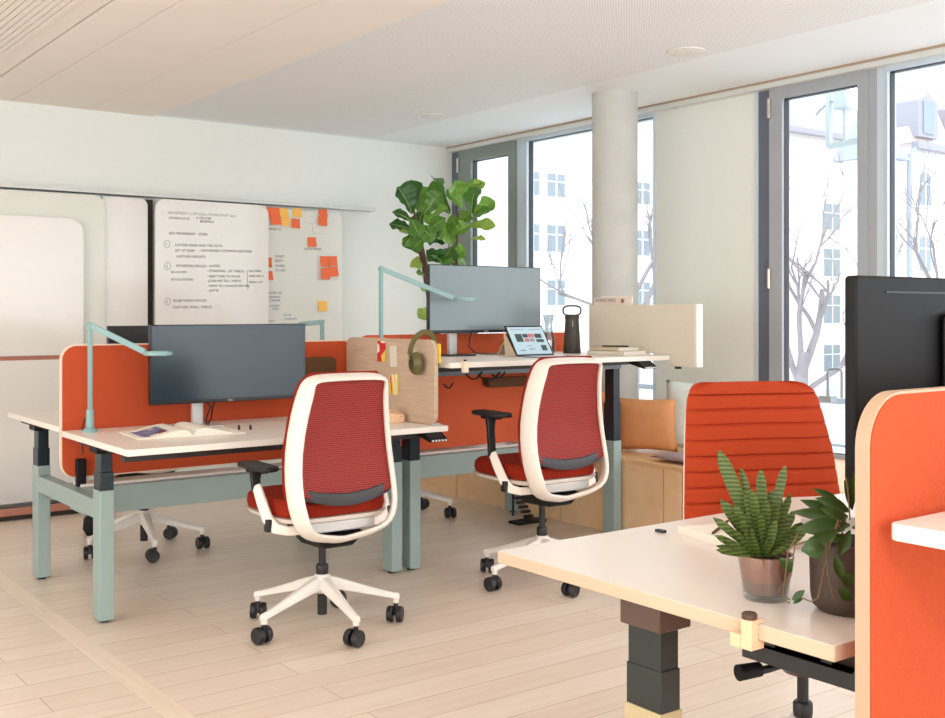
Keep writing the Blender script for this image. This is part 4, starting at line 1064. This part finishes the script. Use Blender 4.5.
# ------------------------------------------------------------------ plants
def leaf(mb, base, tip, width, nrm, curl=.15, prof=None, thick=.0, n=8, fold=.15, wave=0):
    base, tip = Vector(base), Vector(tip); ax = tip-base; L = ax.length; a = ax.normalized()
    side = a.cross(Vector(nrm)); 
    if side.length < 1e-4: side = Vector((1, 0, 0))
    side.normalize(); nn = side.cross(a).normalized()
    prof = prof or [(0, .05), (.1, .35), (.3, .75), (.55, 1), (.75, .95), (.9, .65), (1, .06)]
    rows = []
    for i in range(n+1):
        s_ = i/n; w = interp(prof, s_)*width/2
        c = base+ax*s_+nn*(curl*L*(math.sin(PI*s_)*.7))-Vector((0, 0, 0))
        rows.append((c, w))
    vs = []; fs = []; m = 5
    for c, w in rows:
        for j in range(m):
            f = -1+2*j/(m-1); vs.append(c+side*w*f+nn*(abs(f)*w*fold)+nn*(wave*w*abs(f)*math.sin(len(vs)/m*1.5+(2 if f > 0 else 0))))
    K = len(vs)
    for i in range(n):
        for j in range(m-1): q = i*m+j; fs.append((q, q+1, q+m+1, q+m))
    if thick:
        for c, w in rows:
            for j in range(m):
                f = -1+2*j/(m-1); vs.append(c+side*w*f*.9-nn*(thick*(1-abs(f)))+nn*(abs(f)*w*fold*.8))
        for i in range(n):
            for j in range(m-1): q = K+i*m+j; fs.append((q+m, q+m+1, q+1, q))
        for i in range(n):
            for j in (0, m-1): q = i*m+j; fs.append((q, q+m, K+q+m, K+q))
        fs += [(0, 1, K+1, K), (n*m, n*m+1, K+n*m+1, K+n*m)]
    mb.add(vs, fs)
fig = thing('potted_fig_tree', 'fiddle-leaf fig with big glossy leaves behind the raised-desk monitor', 'plant', (4.66, 6.53, .4495))
TD = 8.0
FL = [ # base u,v  tip u,v  width px  depth offset dark?
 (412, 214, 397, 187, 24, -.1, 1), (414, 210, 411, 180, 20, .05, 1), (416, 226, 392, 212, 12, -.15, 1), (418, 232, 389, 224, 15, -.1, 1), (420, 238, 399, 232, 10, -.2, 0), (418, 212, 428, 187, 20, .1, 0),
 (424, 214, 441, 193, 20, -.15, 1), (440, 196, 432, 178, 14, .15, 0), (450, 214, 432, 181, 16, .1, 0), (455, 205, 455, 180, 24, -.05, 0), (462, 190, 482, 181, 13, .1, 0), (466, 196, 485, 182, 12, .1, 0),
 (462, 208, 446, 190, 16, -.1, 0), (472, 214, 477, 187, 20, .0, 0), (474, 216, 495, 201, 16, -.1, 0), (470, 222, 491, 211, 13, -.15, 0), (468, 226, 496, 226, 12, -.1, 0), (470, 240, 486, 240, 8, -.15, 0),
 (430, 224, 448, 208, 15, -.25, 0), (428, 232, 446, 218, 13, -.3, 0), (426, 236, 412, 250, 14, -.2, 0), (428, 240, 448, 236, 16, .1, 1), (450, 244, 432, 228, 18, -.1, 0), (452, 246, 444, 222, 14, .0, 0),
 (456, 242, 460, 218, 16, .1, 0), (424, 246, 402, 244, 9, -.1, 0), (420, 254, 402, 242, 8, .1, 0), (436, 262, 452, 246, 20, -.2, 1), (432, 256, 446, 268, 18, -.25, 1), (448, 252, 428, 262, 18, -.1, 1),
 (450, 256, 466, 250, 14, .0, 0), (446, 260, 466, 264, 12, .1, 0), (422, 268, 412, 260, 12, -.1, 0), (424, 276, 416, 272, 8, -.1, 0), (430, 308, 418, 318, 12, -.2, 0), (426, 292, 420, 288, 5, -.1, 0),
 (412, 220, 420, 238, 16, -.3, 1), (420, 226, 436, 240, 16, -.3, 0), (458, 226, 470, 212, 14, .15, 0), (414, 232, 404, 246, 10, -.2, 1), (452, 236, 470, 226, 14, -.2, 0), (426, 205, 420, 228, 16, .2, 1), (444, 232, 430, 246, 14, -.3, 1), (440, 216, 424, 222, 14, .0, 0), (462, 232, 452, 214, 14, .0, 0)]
M['leafA3'] = mat('fiddle_leaf_mid', (74, 124, 40), .32, noise=.3, nscale=9, spec=.5)
M['leafA4'] = mat('fiddle_leaf_yellowish', (142, 172, 66), .35, noise=.25, nscale=9, spec=.5)
M['rib'] = mat('fiddle_leaf_midrib', (150, 178, 96), .5)
bA = MB(); FP = [(0, .08), (.10, .36), (.28, .50), (.45, .62), (.66, .98), (.80, .92), (.92, .52), (1, .03)]
rf = random.Random(12)
for i, (a, c, d, e, w, dz_, dk) in enumerate(FL):
    p0, p1 = atD(a, c, TD+dz_*.8), atD(d, e, TD+dz_*1.2+rf.uniform(-.08, .08))
    nr = (-FW*1.0+RT*rf.uniform(-.9, .9)+Vector((0, 0, rf.uniform(.0, 1.2)))).normalized()
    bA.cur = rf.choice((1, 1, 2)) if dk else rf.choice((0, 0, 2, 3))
    cu = rf.uniform(.04, .2); W_ = w*1.18/FPX*TD
    leaf(bA, p0, p1, W_, nr, curl=cu, prof=FP, n=14, fold=rf.uniform(.2, .6), wave=rf.uniform(.05, .2))
    ax = (p1-p0); sd = ax.normalized().cross(nr).normalized(); nn = sd.cross(ax.normalized()).normalized(); bA.cur = 4
    bA.tube([p0+ax*(k/8)+nn*(cu*ax.length*math.sin(PI*k/8)*.7+.003) for k in range(9)], [.0035]*6+[.002, .0015, .001], 5)
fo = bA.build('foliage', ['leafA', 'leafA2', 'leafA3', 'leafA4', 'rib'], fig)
b = MB()
b.tube([Vector((4.64, 6.53, .70)), Vector((4.62, 6.52, .85)), atD(436, 330, TD), atD(430, 296, TD), atD(424, 262, TD), atD(419, 240, TD), atD(416, 225, TD), atD(414, 210, TD)], [.03, .03, .03, .028, .026, .022, .014, .006], 10)
b.tube([Vector((4.70, 6.53, .70)), atD(458, 330, TD), atD(456, 290, TD+.02), atD(457, 250, TD), atD(458, 215, TD), atD(455, 195, TD)], [.012, .011, .01, .009, .007, .003], 8)
b.tube([atD(456, 275, TD), atD(450, 255, TD), atD(447, 225, TD)], [.008, .006, .003], 8)
b.build('trunk', 'bark', fig)
pot = MB().lathe([(.001, 0), (.12, 0), (.15, .30), (.145, .32), (.135, .30), (.12, .28), (.001, .28)], (4.66, 6.53, .4495), 32).build('pot', 'cream_card', fig)
MB().lathe([(.001, .281), (.125, .281), (.001, .295)], (4.66, 6.53, .4495), 24).build('soil', 'soil', fig)

# banded succulent in glass-footed terracotta pot
cP = Vector((1.552, 1.218, ZD)); D1 = (cP.x*FW.x+cP.y*FW.y)
s1 = D1/FPX
t = thing('potted_succulent', 'banded thick-leaved succulent in a small terracotta-lined glass pot', 'plant', cP, world=True)
MB().lathe([(.001, .0004), (.036, .0004), (.038, .004), (.049, .078), (.047, .078), (.0374, .0115), (.001, .0110)], cP, 40).build('glass_pot', 'carafe', t)
MB().lathe([(.001, .0120), (.0372, .0130), (.0478, .0775), (.043, .0775), (.042, .070), (.001, .070)], cP, 40).build('clay_pot', 'terra', t)
MB().lathe([(.001, .071), (.0415, .071), (.001, .074)], cP, 24).build('soil', 'soil', t)
SU = [(748, 512, 719, 451, 13, .0), (757, 515, 741, 468, 8, .03), (760, 520, 761, 470, 10, .0), (768, 520, 785, 466, 9, .01), (772, 525, 790, 494, 8, -.02), (752, 530, 747, 490, 10, -.03), (756, 535, 752, 490, 8, -.05),
      (745, 532, 721, 500, 9, -.02), (744, 538, 726, 502, 8, .02), (748, 545, 714, 518, 8, -.03), (746, 550, 716, 536, 7, -.04), (748, 552, 717, 546, 6, -.03), (750, 555, 717, 550, 6, -.05), (760, 545, 767, 500, 9, -.04),
      (764, 548, 777, 505, 9, -.03), (766, 545, 771, 490, 8, .02), (770, 550, 794, 512, 9, .0), (772, 553, 802, 523, 10, -.03), (776, 556, 806, 528, 9, -.05), (768, 556, 784, 546, 5, -.06), (746, 552, 733, 530, 6, -.06), (752, 556, 744, 528, 6, -.07),
      (748, 557, 751, 528, 5, -.07), (756, 552, 769, 540, 6, -.06), (752, 540, 735, 505, 8, -.02), (755, 540, 762, 498, 9, .0), (758, 545, 782, 500, 8, .03), (742, 545, 722, 525, 7, .0), (766, 552, 790, 535, 8, .03), (745, 556, 726, 540, 6, -.04), (749, 540, 731, 512, 8, -.05), (761, 550, 758, 512, 9, -.06), (770, 545, 786, 522, 8, -.05), (757, 548, 740, 520, 8, -.07), (764, 550, 775, 520, 8, -.07)]
b = MB(); SP = [(0, .35), (.2, .6), (.5, .95), (.75, 1), (.9, .85), (.97, .6), (1, .25)]
rr = random.Random(3)
for i, (a, c, d, e, w, dd) in enumerate(SU):
    tip = atD(d, e, D1+dd); mid = atD(a, c, D1+dd*.5)
    root = cP+Vector(((mid.x-cP.x)*.3, (mid.y-cP.y)*.3, .0725))
    nr = (-FW+Vector((rr.uniform(-.4, .4), rr.uniform(-.4, .4), .2))).normalized()
    leaf(b, root+(mid-root)*.25, tip, w*1.08*s1, nr, curl=rr.uniform(-.06, .08), prof=SP, thick=.004, n=9, fold=.22)
b.build('leaves', 'leafB', t)

# trailing plant in dark pot
cQ = Vector((1.600, 1.088, ZD)); D2 = cQ.x*FW.x+cQ.y*FW.y; s2 = D2/FPX
t = thing('trailing_plant', 'trailing plant with dark pointed leaves in a brown pot by the divider', 'plant', cQ, world=True)
MB().lathe([(.001, .0004), (.046, .0004), (.056, .010), (.060, .03), (.062, .115), (.058, .117), (.054, .10), (.001, .10)], cQ, 36).build('pot', 'potd', t)
MB().lathe([(.001, .101), (.053, .101), (.001, .106)], cQ, 24).build('soil', 'soil', t)
TL = [(842, 520, 790, 512, 12, .02), (846, 522, 800, 500, 14, .05), (850, 525, 795, 530, 16, -.03), (838, 530, 802, 552, 14, -.06), (850, 512, 815, 498, 12, .03), (852, 510, 844, 480, 10, .04), (850, 500, 853, 472, 9, .02), (846, 540, 812, 534, 10, -.06),
      (825, 548, 801, 550, 18, -.075), (835, 556, 842, 580, 9, -.08), (838, 590, 853, 600, 10, -.08), (842, 574, 853, 585, 12, -.08), (845, 520, 820, 508, 10, -.04), (848, 516, 826, 520, 12, .0), (850, 530, 838, 556, 10, -.07),
      (855, 520, 880, 505, 12, .0), (852, 528, 885, 530, 12, -.02), (780, 558, 792, 572, 10, -.02), (842, 505, 812, 488, 8, .05), (792, 600, 805, 590, 6, -.03), (803, 598, 793, 604, 5, -.03), (836, 512, 800, 514, 10, .06)]
b = MB(); TP = [(0, .1), (.2, .65), (.45, 1), (.7, .8), (.9, .3), (1, .03)]
for a, c, d, e, w, dd in TL:
    leaf(b, atD(a, c, D2+dd), atD(d, e, D2+dd), w*1.2*s2, (-FW+Vector((rr.uniform(-.3, .3), rr.uniform(-.3, .3), rr.uniform(.2, 1)))).normalized(), curl=rr.uniform(.02, .12), prof=TP, n=8, fold=.3)
b.build('leaves', 'leafC', t)
b = MB()
for pts in ([(845, 540, 0), (838, 520, -.05), (830, 545, -.07), (824, 570, -.075), (818, 598, -.08), (812, 602, -.07), (802, 598, -.06)],
            [(842, 520, -.03), (826, 545, -.072), (828, 575, -.08), (834, 600, -.08)],
            [(840, 515, 0), (800, 530, -.03), (788, 552, -.04), (785, 580, -.03), (782, 600, -.02), (790, 603, -.02)],
            [(850, 520, 0), (848, 490, .02), (846, 478, .04)],
            [(845, 530, 0), (795, 545, -.01), (791, 575, -.02), (778, 592, -.01), (790, 600, -.01)]):
    b.tube([atD(u, v, D2+d) for u, v, d in pts], .0013, 5)
b.build('stems', 'vine', t)

# ------------------------------------------------------------------ window seat and cushions
t = thing('window_bench', 'long birch plywood bench built along the window wall', 'bench', (4.9, 5, 0))
b = MB(); ys = [2.2, 2.9, 3.55, 4.12, 4.24, 4.5, 5.4, 6.3, 7.2]
segs = [(1.2, 2.1), (2.1, 3.0), (3.0, 3.9), (3.9, 4.098), (4.102, 4.238), (4.242, 5.1), (5.104, 6.2), (6.204, 7.05)]
for a, c in segs: b.box(4.508, 4.525, a+.001, c-.001, 0, .425)
b.build('front_panels', 'birch', t, smooth=False)
MB().box(4.50, 5.49, 1.2, 4.93, .426, .448).box(4.50, 4.80, 4.93, 5.27, .426, .448).box(4.50, 5.49, 5.27, 7.05, .426, .448).build('seat_top', 'birch_top', t, bevel=.002)
def cushion(name, w, h, th, m, label, loc, rot, cat='cushion', puff=1.0):
    n = 16; vs = []; fs = []
    for s in (1, -1):
        for i in range(n+1):
            for j in range(n+1):
                x, z = -1+2*i/n, -1+2*j/n
                e = (1-x**4)*(1-z**4); q = .045
                px = x*w/2*(1-q*(1-z*z)*1.0*abs(x)); pz = z*h/2*(1-q*(1-x*x)*abs(z))
                vs.append((px, s*th/2*(e**.55), pz))
    K = (n+1)**2
    for i in range(n):
        for j in range(n): a = i*(n+1)+j; fs += [(a, a+1, a+n+2, a+n+1), (K+a, K+a+n+1, K+a+n+2, K+a+1)]
    b = MB().add(vs, fs); o = b.build(name, m)
    bm = bmesh.new(); bm.from_mesh(o.data); bmesh.ops.remove_doubles(bm, verts=bm.verts, dist=.0004); bmesh.ops.recalc_face_normals(bm, faces=bm.faces); bm.to_mesh(o.data); bm.free()
    for p in o.data.polygons: p.use_smooth = True
    o.location = loc; o.rotation_euler = rot; tag(o, label, cat); return o
cushion('cushion', .36, .33, .11, 'leather', 'tan leather cushion leaning by the column on the window bench', (4.80, 4.65, .620), (math.radians(12), 0, math.radians(-58)), puff=1)
cushion('cushion', .40, .42, .12, 'mintfab', 'pale mint cushion leaning beside the tan leather one', (5.04, 4.46, .668), (math.radians(8), math.radians(4), math.radians(-60)))
o = cushion('seat_pad', .50, .50, .05, 'purple', 'thin grey-purple pad lying on the window bench', (4.80, 4.14, .474), (PI/2, 0, 0), 'pad')
cushion('cushion', .34, .34, .10, 'leather', 'tan leather cushion corner peeking out left of the standing desk leg', (4.70, 5.02, .66), (math.radians(10), math.radians(38), math.radians(-60)))

# black bag on the floor at far left behind desk
b = MB(); b.lathe([(.001, 0), (.09, .0), (.12, .05), (.11, .13), (.05, .18), (.001, .19)], (0, 0, 0), 24)
o = b.build('floor_bag', 'black2'); o.location = (2.06, 6.42, .001); o.scale = (.62, .62, .75); tag(o, 'soft black bag on the floor behind the low desk', 'bag')

# ------------------------------------------------------------------ outside
GZ = -4.3
o = MB().box(6.5, 150, -60, 140, GZ-.3, GZ).build('street', 'street', kind='structure', smooth=False)
def facade(name, label, x0, x1, y, z0, z1, m, wins, roof=None, cat='building', deep=10):
    t = thing(name, label, cat, ((x0+x1)/2, y, z0))
    MB().box(x0, x1, y, y+deep, z0, z1).build('walls', m, t, smooth=False)
    for i, (wx_, wz0, wz1, ww, arch) in enumerate(wins):
        if arch:
            pts = [(wx_-ww/2, wz0), (wx_+ww/2, wz0), (wx_+ww/2, wz1-.25), (wx_+ww*.3, wz1-.05), (wx_, wz1), (wx_-ww*.3, wz1-.05), (wx_-ww/2, wz1-.25)]
            f = MB().prism(pts, 'y', y-.03, y+.02).build('window', 'pane', t, smooth=False)
        else:
            f = MB().box(wx_-ww/2, wx_+ww/2, y-.03, y+.02, wz0, wz1).build('window', 'pane', t, smooth=False)
        b = MB(); b.box(wx_-.05, wx_+.05, y-.06, y-.031, wz0, wz1).box(wx_-ww/2, wx_+ww/2, y-.06, y-.031, wz0+(wz1-wz0)*.62, wz0+(wz1-wz0)*.62+.08).box(wx_-ww/2-.1, wx_+ww/2+.1, y-.12, y-.031, wz0-.12, wz0)
        b.build('window_bars', 'winframe', f, smooth=False)
    return t
wins = []
for (zt, zb) in ((9.35, 8.0), (6.35, 4.8), (3.15, 1.7), (.0, -1.5)):
    for u in (530, 556, 603, 642):
        x = atY(u, 200, 48).x; wins.append((x, zb, zt, 1.35 if u != 484 else 1.2, False))
zz_ = ((9.2, 7.3), (5.9, 3.9), (2.5, .5), (-1.1, -3.0))
for zt, zb in zz_:
    for u in (700, 750, 779, 832, 864): x = atY(u, 200, 48).x; wins.append((x, zb, zt, 1.9, False))
t = facade('apartment_building', 'pale rendered apartment building with rows of windows across the street', 24, 74.5, 48, GZ, 14.2, 'facade', wins)
b = MB(); b.add([(23.5, 47.3, 14.1), (75, 47.3, 14.1), (75, 52, 19), (23.5, 52, 19), (23.5, 58, 14.1), (75, 58, 14.1)], [(0, 1, 2, 3), (3, 2, 5, 4), (0, 3, 4), (1, 5, 2), (0, 4, 5, 1)]).build('roof', 'slate', t, smooth=False)
MB().box(23.6, 75, 47.0, 47.5, 13.8, 14.15).build('gutter', 'dormer', t, smooth=False)
wins = []
for u in (925, 975, 1025, 1075):
    x = atY(u, 200, 34).x
    for zt, zb in ((9.2, 7.3), (5.6, 3.6), (2.2, .2), (-1.2, -3.2)): wins.append((x, zb, zt, 1.15, True))
t = facade('corner_building', 'pale pink building with dormer windows, seen through the rightmost window', 56.0, 80, 34, GZ, 10.7, 'facade2', wins, deep=2.2)
MB().add([(55.6, 33.6, 10.7), (80, 33.6, 10.7), (80, 35.0, 14.0), (56.0, 35.0, 14.0), (80, 36.6, 10.7), (55.6, 36.6, 10.7), (80, 35.6, 14.0), (56.0, 35.6, 14.0)], [(0, 1, 2, 3), (3, 2, 6, 7), (7, 6, 4, 5), (0, 3, 7, 5), (1, 4, 6, 2), (0, 5, 4, 1)]).build('mansard_roof', 'mansard', t, smooth=False)
MB().box(55.4, 80, 33.2, 33.6, 10.3, 10.7).build('gutter', 'dormer', t, smooth=False)
MB().box(55.8, 80, 35.1, 35.5, 13.95, 14.15).build('ridge', 'slate', t, smooth=False)
for u in (925, 962, 1000):
    x = atY(u, 125, 33.6).x
    d_ = MB().prism([(x-1.0, 11.0), (x+1.0, 11.0), (x+1.0, 13.0), (x, 13.5), (x-1.0, 13.0)], 'y', 33.4, 35).build('dormer', 'dormer', t, smooth=False)
    MB().box(x-.55, x+.55, 33.34, 33.39, 11.2, 13.0).build('dormer_window', 'pane', d_, smooth=False)
MB().tube([Vector((55.6, 33.4, 10.4)), Vector((55.0, 33.5, 9.9)), Vector((55.0, 33.5, GZ))], .14, 8).build('downpipe', 'slate', t)
# lower wing with sloped roof left of it
t = thing('low_wing', 'lower wing with a bluish sloped roof beside the corner building', 'building', (54, 33, GZ))
MB().box(51.8, 54.0, 33.5, 35.5, GZ, 9.5).build('walls', 'facade', t, smooth=False)
MB().add([(51.4, 33.0, 9.5), (54.3, 33.0, 9.5), (54.3, 36, 9.5), (51.4, 36, 9.5), (52.4, 34.5, 12.3), (53.4, 34.5, 12.3)], [(0, 1, 5, 4), (1, 2, 5), (2, 3, 4, 5), (3, 0, 4), (0, 3, 2, 1)]).build('roof', 'slate', t, smooth=False)

def tree(label, trunk_pts, r0, seed, crown, spread, loc):
    rnd = random.Random(seed)
    t = thing('bare_tree', label, 'tree', loc, group='bare street trees')
    b = MB(); b.tube(trunk_pts, [r0*(1-.5*i/(len(trunk_pts)-1)) for i in range(len(trunk_pts))], 8)
    b.build('trunk', 'tree', t)
    br = MB()
    def grow(p, d, L, r, depth):
        if depth == 0 or r < .0032: return
        pts = [p]; q = p.copy(); dd = d.copy()
        for i in range(4):
            dd = (dd+Vector((rnd.uniform(-1, 1), rnd.uniform(-1, 1), rnd.uniform(-.5, .9)))*.22).normalized(); q = q+dd*L/4; pts.append(q.copy())
        br.tube(pts, [r, r*.9, r*.8, r*.7, r*.6], 5)
        for k in range(3 if depth in (4, 6) else 2):
            nd = (dd+Vector((rnd.uniform(-1, 1), rnd.uniform(-1, 1), rnd.uniform(-.2, .9)))*spread).normalized()
            grow(pts[rnd.choice((1, 2, 3, 4))], nd, L*rnd.uniform(.6, .85), r*.55, depth-1)
    for p, d, L, r in crown: grow(Vector(p), Vector(d).normalized(), L, r*.85, 7)
    br.build('branches', 'tree', t)
DT = 18
tp = [Vector((*atD(800, 440, DT).xy, GZ)), atD(799, 440, DT), atD(800, 405, DT), atD(802, 372, DT), atD(804, 352, DT)]
tree('bare tree forking outside the glazed door', tp, .17, 5, [(atD(802, 374, DT), RT*.45+Vector((0, 0, .9)), 1.5, .085), (atD(800, 385, DT), -RT*.35+Vector((0, 0, 1)), 1.4, .07), (atD(801, 395, DT), RT*.8+Vector((0, 0, .6)), 1.5, .06), (atD(801, 360, DT), RT*.1+Vector((0, 0, 1)), 1.5, .06)], .62, (tp[0].x, tp[0].y, GZ))
DT = 24
tp = [Vector((*atD(938, 440, DT).xy, GZ)), atD(938, 360, DT), atD(940, 300, DT)]
tree('bare tree outside the rightmost window behind the black monitor', tp, .16, 11, [(atD(940, 300, DT), -RT*.5+Vector((0, 0, .9)), 1.5, .06), (atD(939, 305, DT), RT*.3+Vector((0, 0, 1)), 1.6, .06), (atD(939, 310, DT), -RT*.1+FW*.3+Vector((0, 0, 1)), 1.6, .05)], .7, (tp[0].x, tp[0].y, GZ))
DT = 20
tp = [Vector((*atD(632, 440, DT).xy, GZ)), atD(634, 420, DT), atD(637, 320, DT)]
tree('bare tree outside, mostly hidden behind the concrete column', tp, .13, 21, [(atD(637, 322, DT), RT*.5+Vector((0, 0, .7)), 1.6, .07), (atD(637, 320, DT), -RT*.7+Vector((0, 0, .3)), 1.7, .045), (atD(637, 300, DT), -RT*.6+Vector((0, 0, .8)), 1.5, .04), (atD(637, 290, DT), RT*.4+Vector((0, 0, .9)), 1.5, .05)], .6, (tp[0].x, tp[0].y, GZ))
# balcony railing outside
t = thing('balcony_railing', 'thin pale metal railing just outside the windows', 'railing', (6.6, 5, .3))
b = MB(); b.box(6.58, 6.62, 2, 7.4, .66, .70).box(6.59, 6.61, 2, 7.4, .36, .38)
b.build('rails', 'rail', t, smooth=False)
for i in range(8):
    y = 2.1+i*.75; MB().box(6.58, 6.62, y-.015, y+.015, -.2, .66).build('post', 'rail', t, smooth=False)
MB().box(5.75, 6.7, 1.9, 7.5, -.35, -.2).build('balcony_floor', 'street', t, smooth=False)

# ------------------------------------------------------------------ light
w = bpy.data.worlds.new('world'); S.world = w; w.use_nodes = True
bg = w.node_tree.nodes['Background']; bg.inputs[0].default_value = (.93, .97, 1, 1); bg.inputs[1].default_value = 3.2
def area(name, loc, target, size, power, col, sy=None):
    l = bpy.data.lights.new(name, 'AREA'); l.energy = power; l.size = size; l.color = col
    if sy: l.shape = 'RECTANGLE'; l.size_y = sy
    o = bpy.data.objects.new(name, l); COL.objects.link(o); o.location = loc
    o.rotation_euler = (Vector(target)-Vector(loc)).to_track_quat('-Z', 'Y').to_euler(); return o
area('rear_fill_light', (1.6, -2.5, 1.3), (1.6, 3.0, 3.4), 7.6, 56, (.95, .975, 1), 2.2)  # added fill standing in for daylight from behind; no window modelled there
area('left_fill_light', (-2.5, 4.2, 1.5), (4.5, 4.8, 2.3), 6.5, 128, (.97, .985, 1), 2.0)  # added fill standing in for daylight from the left; that wall is solid
area('assumed_warm_light', (-.2, -1.2, 2.6), (2.4, 3.4, .4), .35, 27, (1, .84, .70), .35)  # assumed unseen source, added for warm light from behind left; no lamp modelled

S.view_settings.view_transform = 'Standard'; S.view_settings.look = 'None'; S.view_settings.gamma = 1; S.view_settings.exposure = 0
for o in ROOTS:
    if '_world' in o: del o['_world']
for o in COL.objects:
    if '_world' in o: del o['_world']
S.cycles.max_bounces = 10; S.cycles.diffuse_bounces = 5; S.cycles.transparent_max_bounces = 16
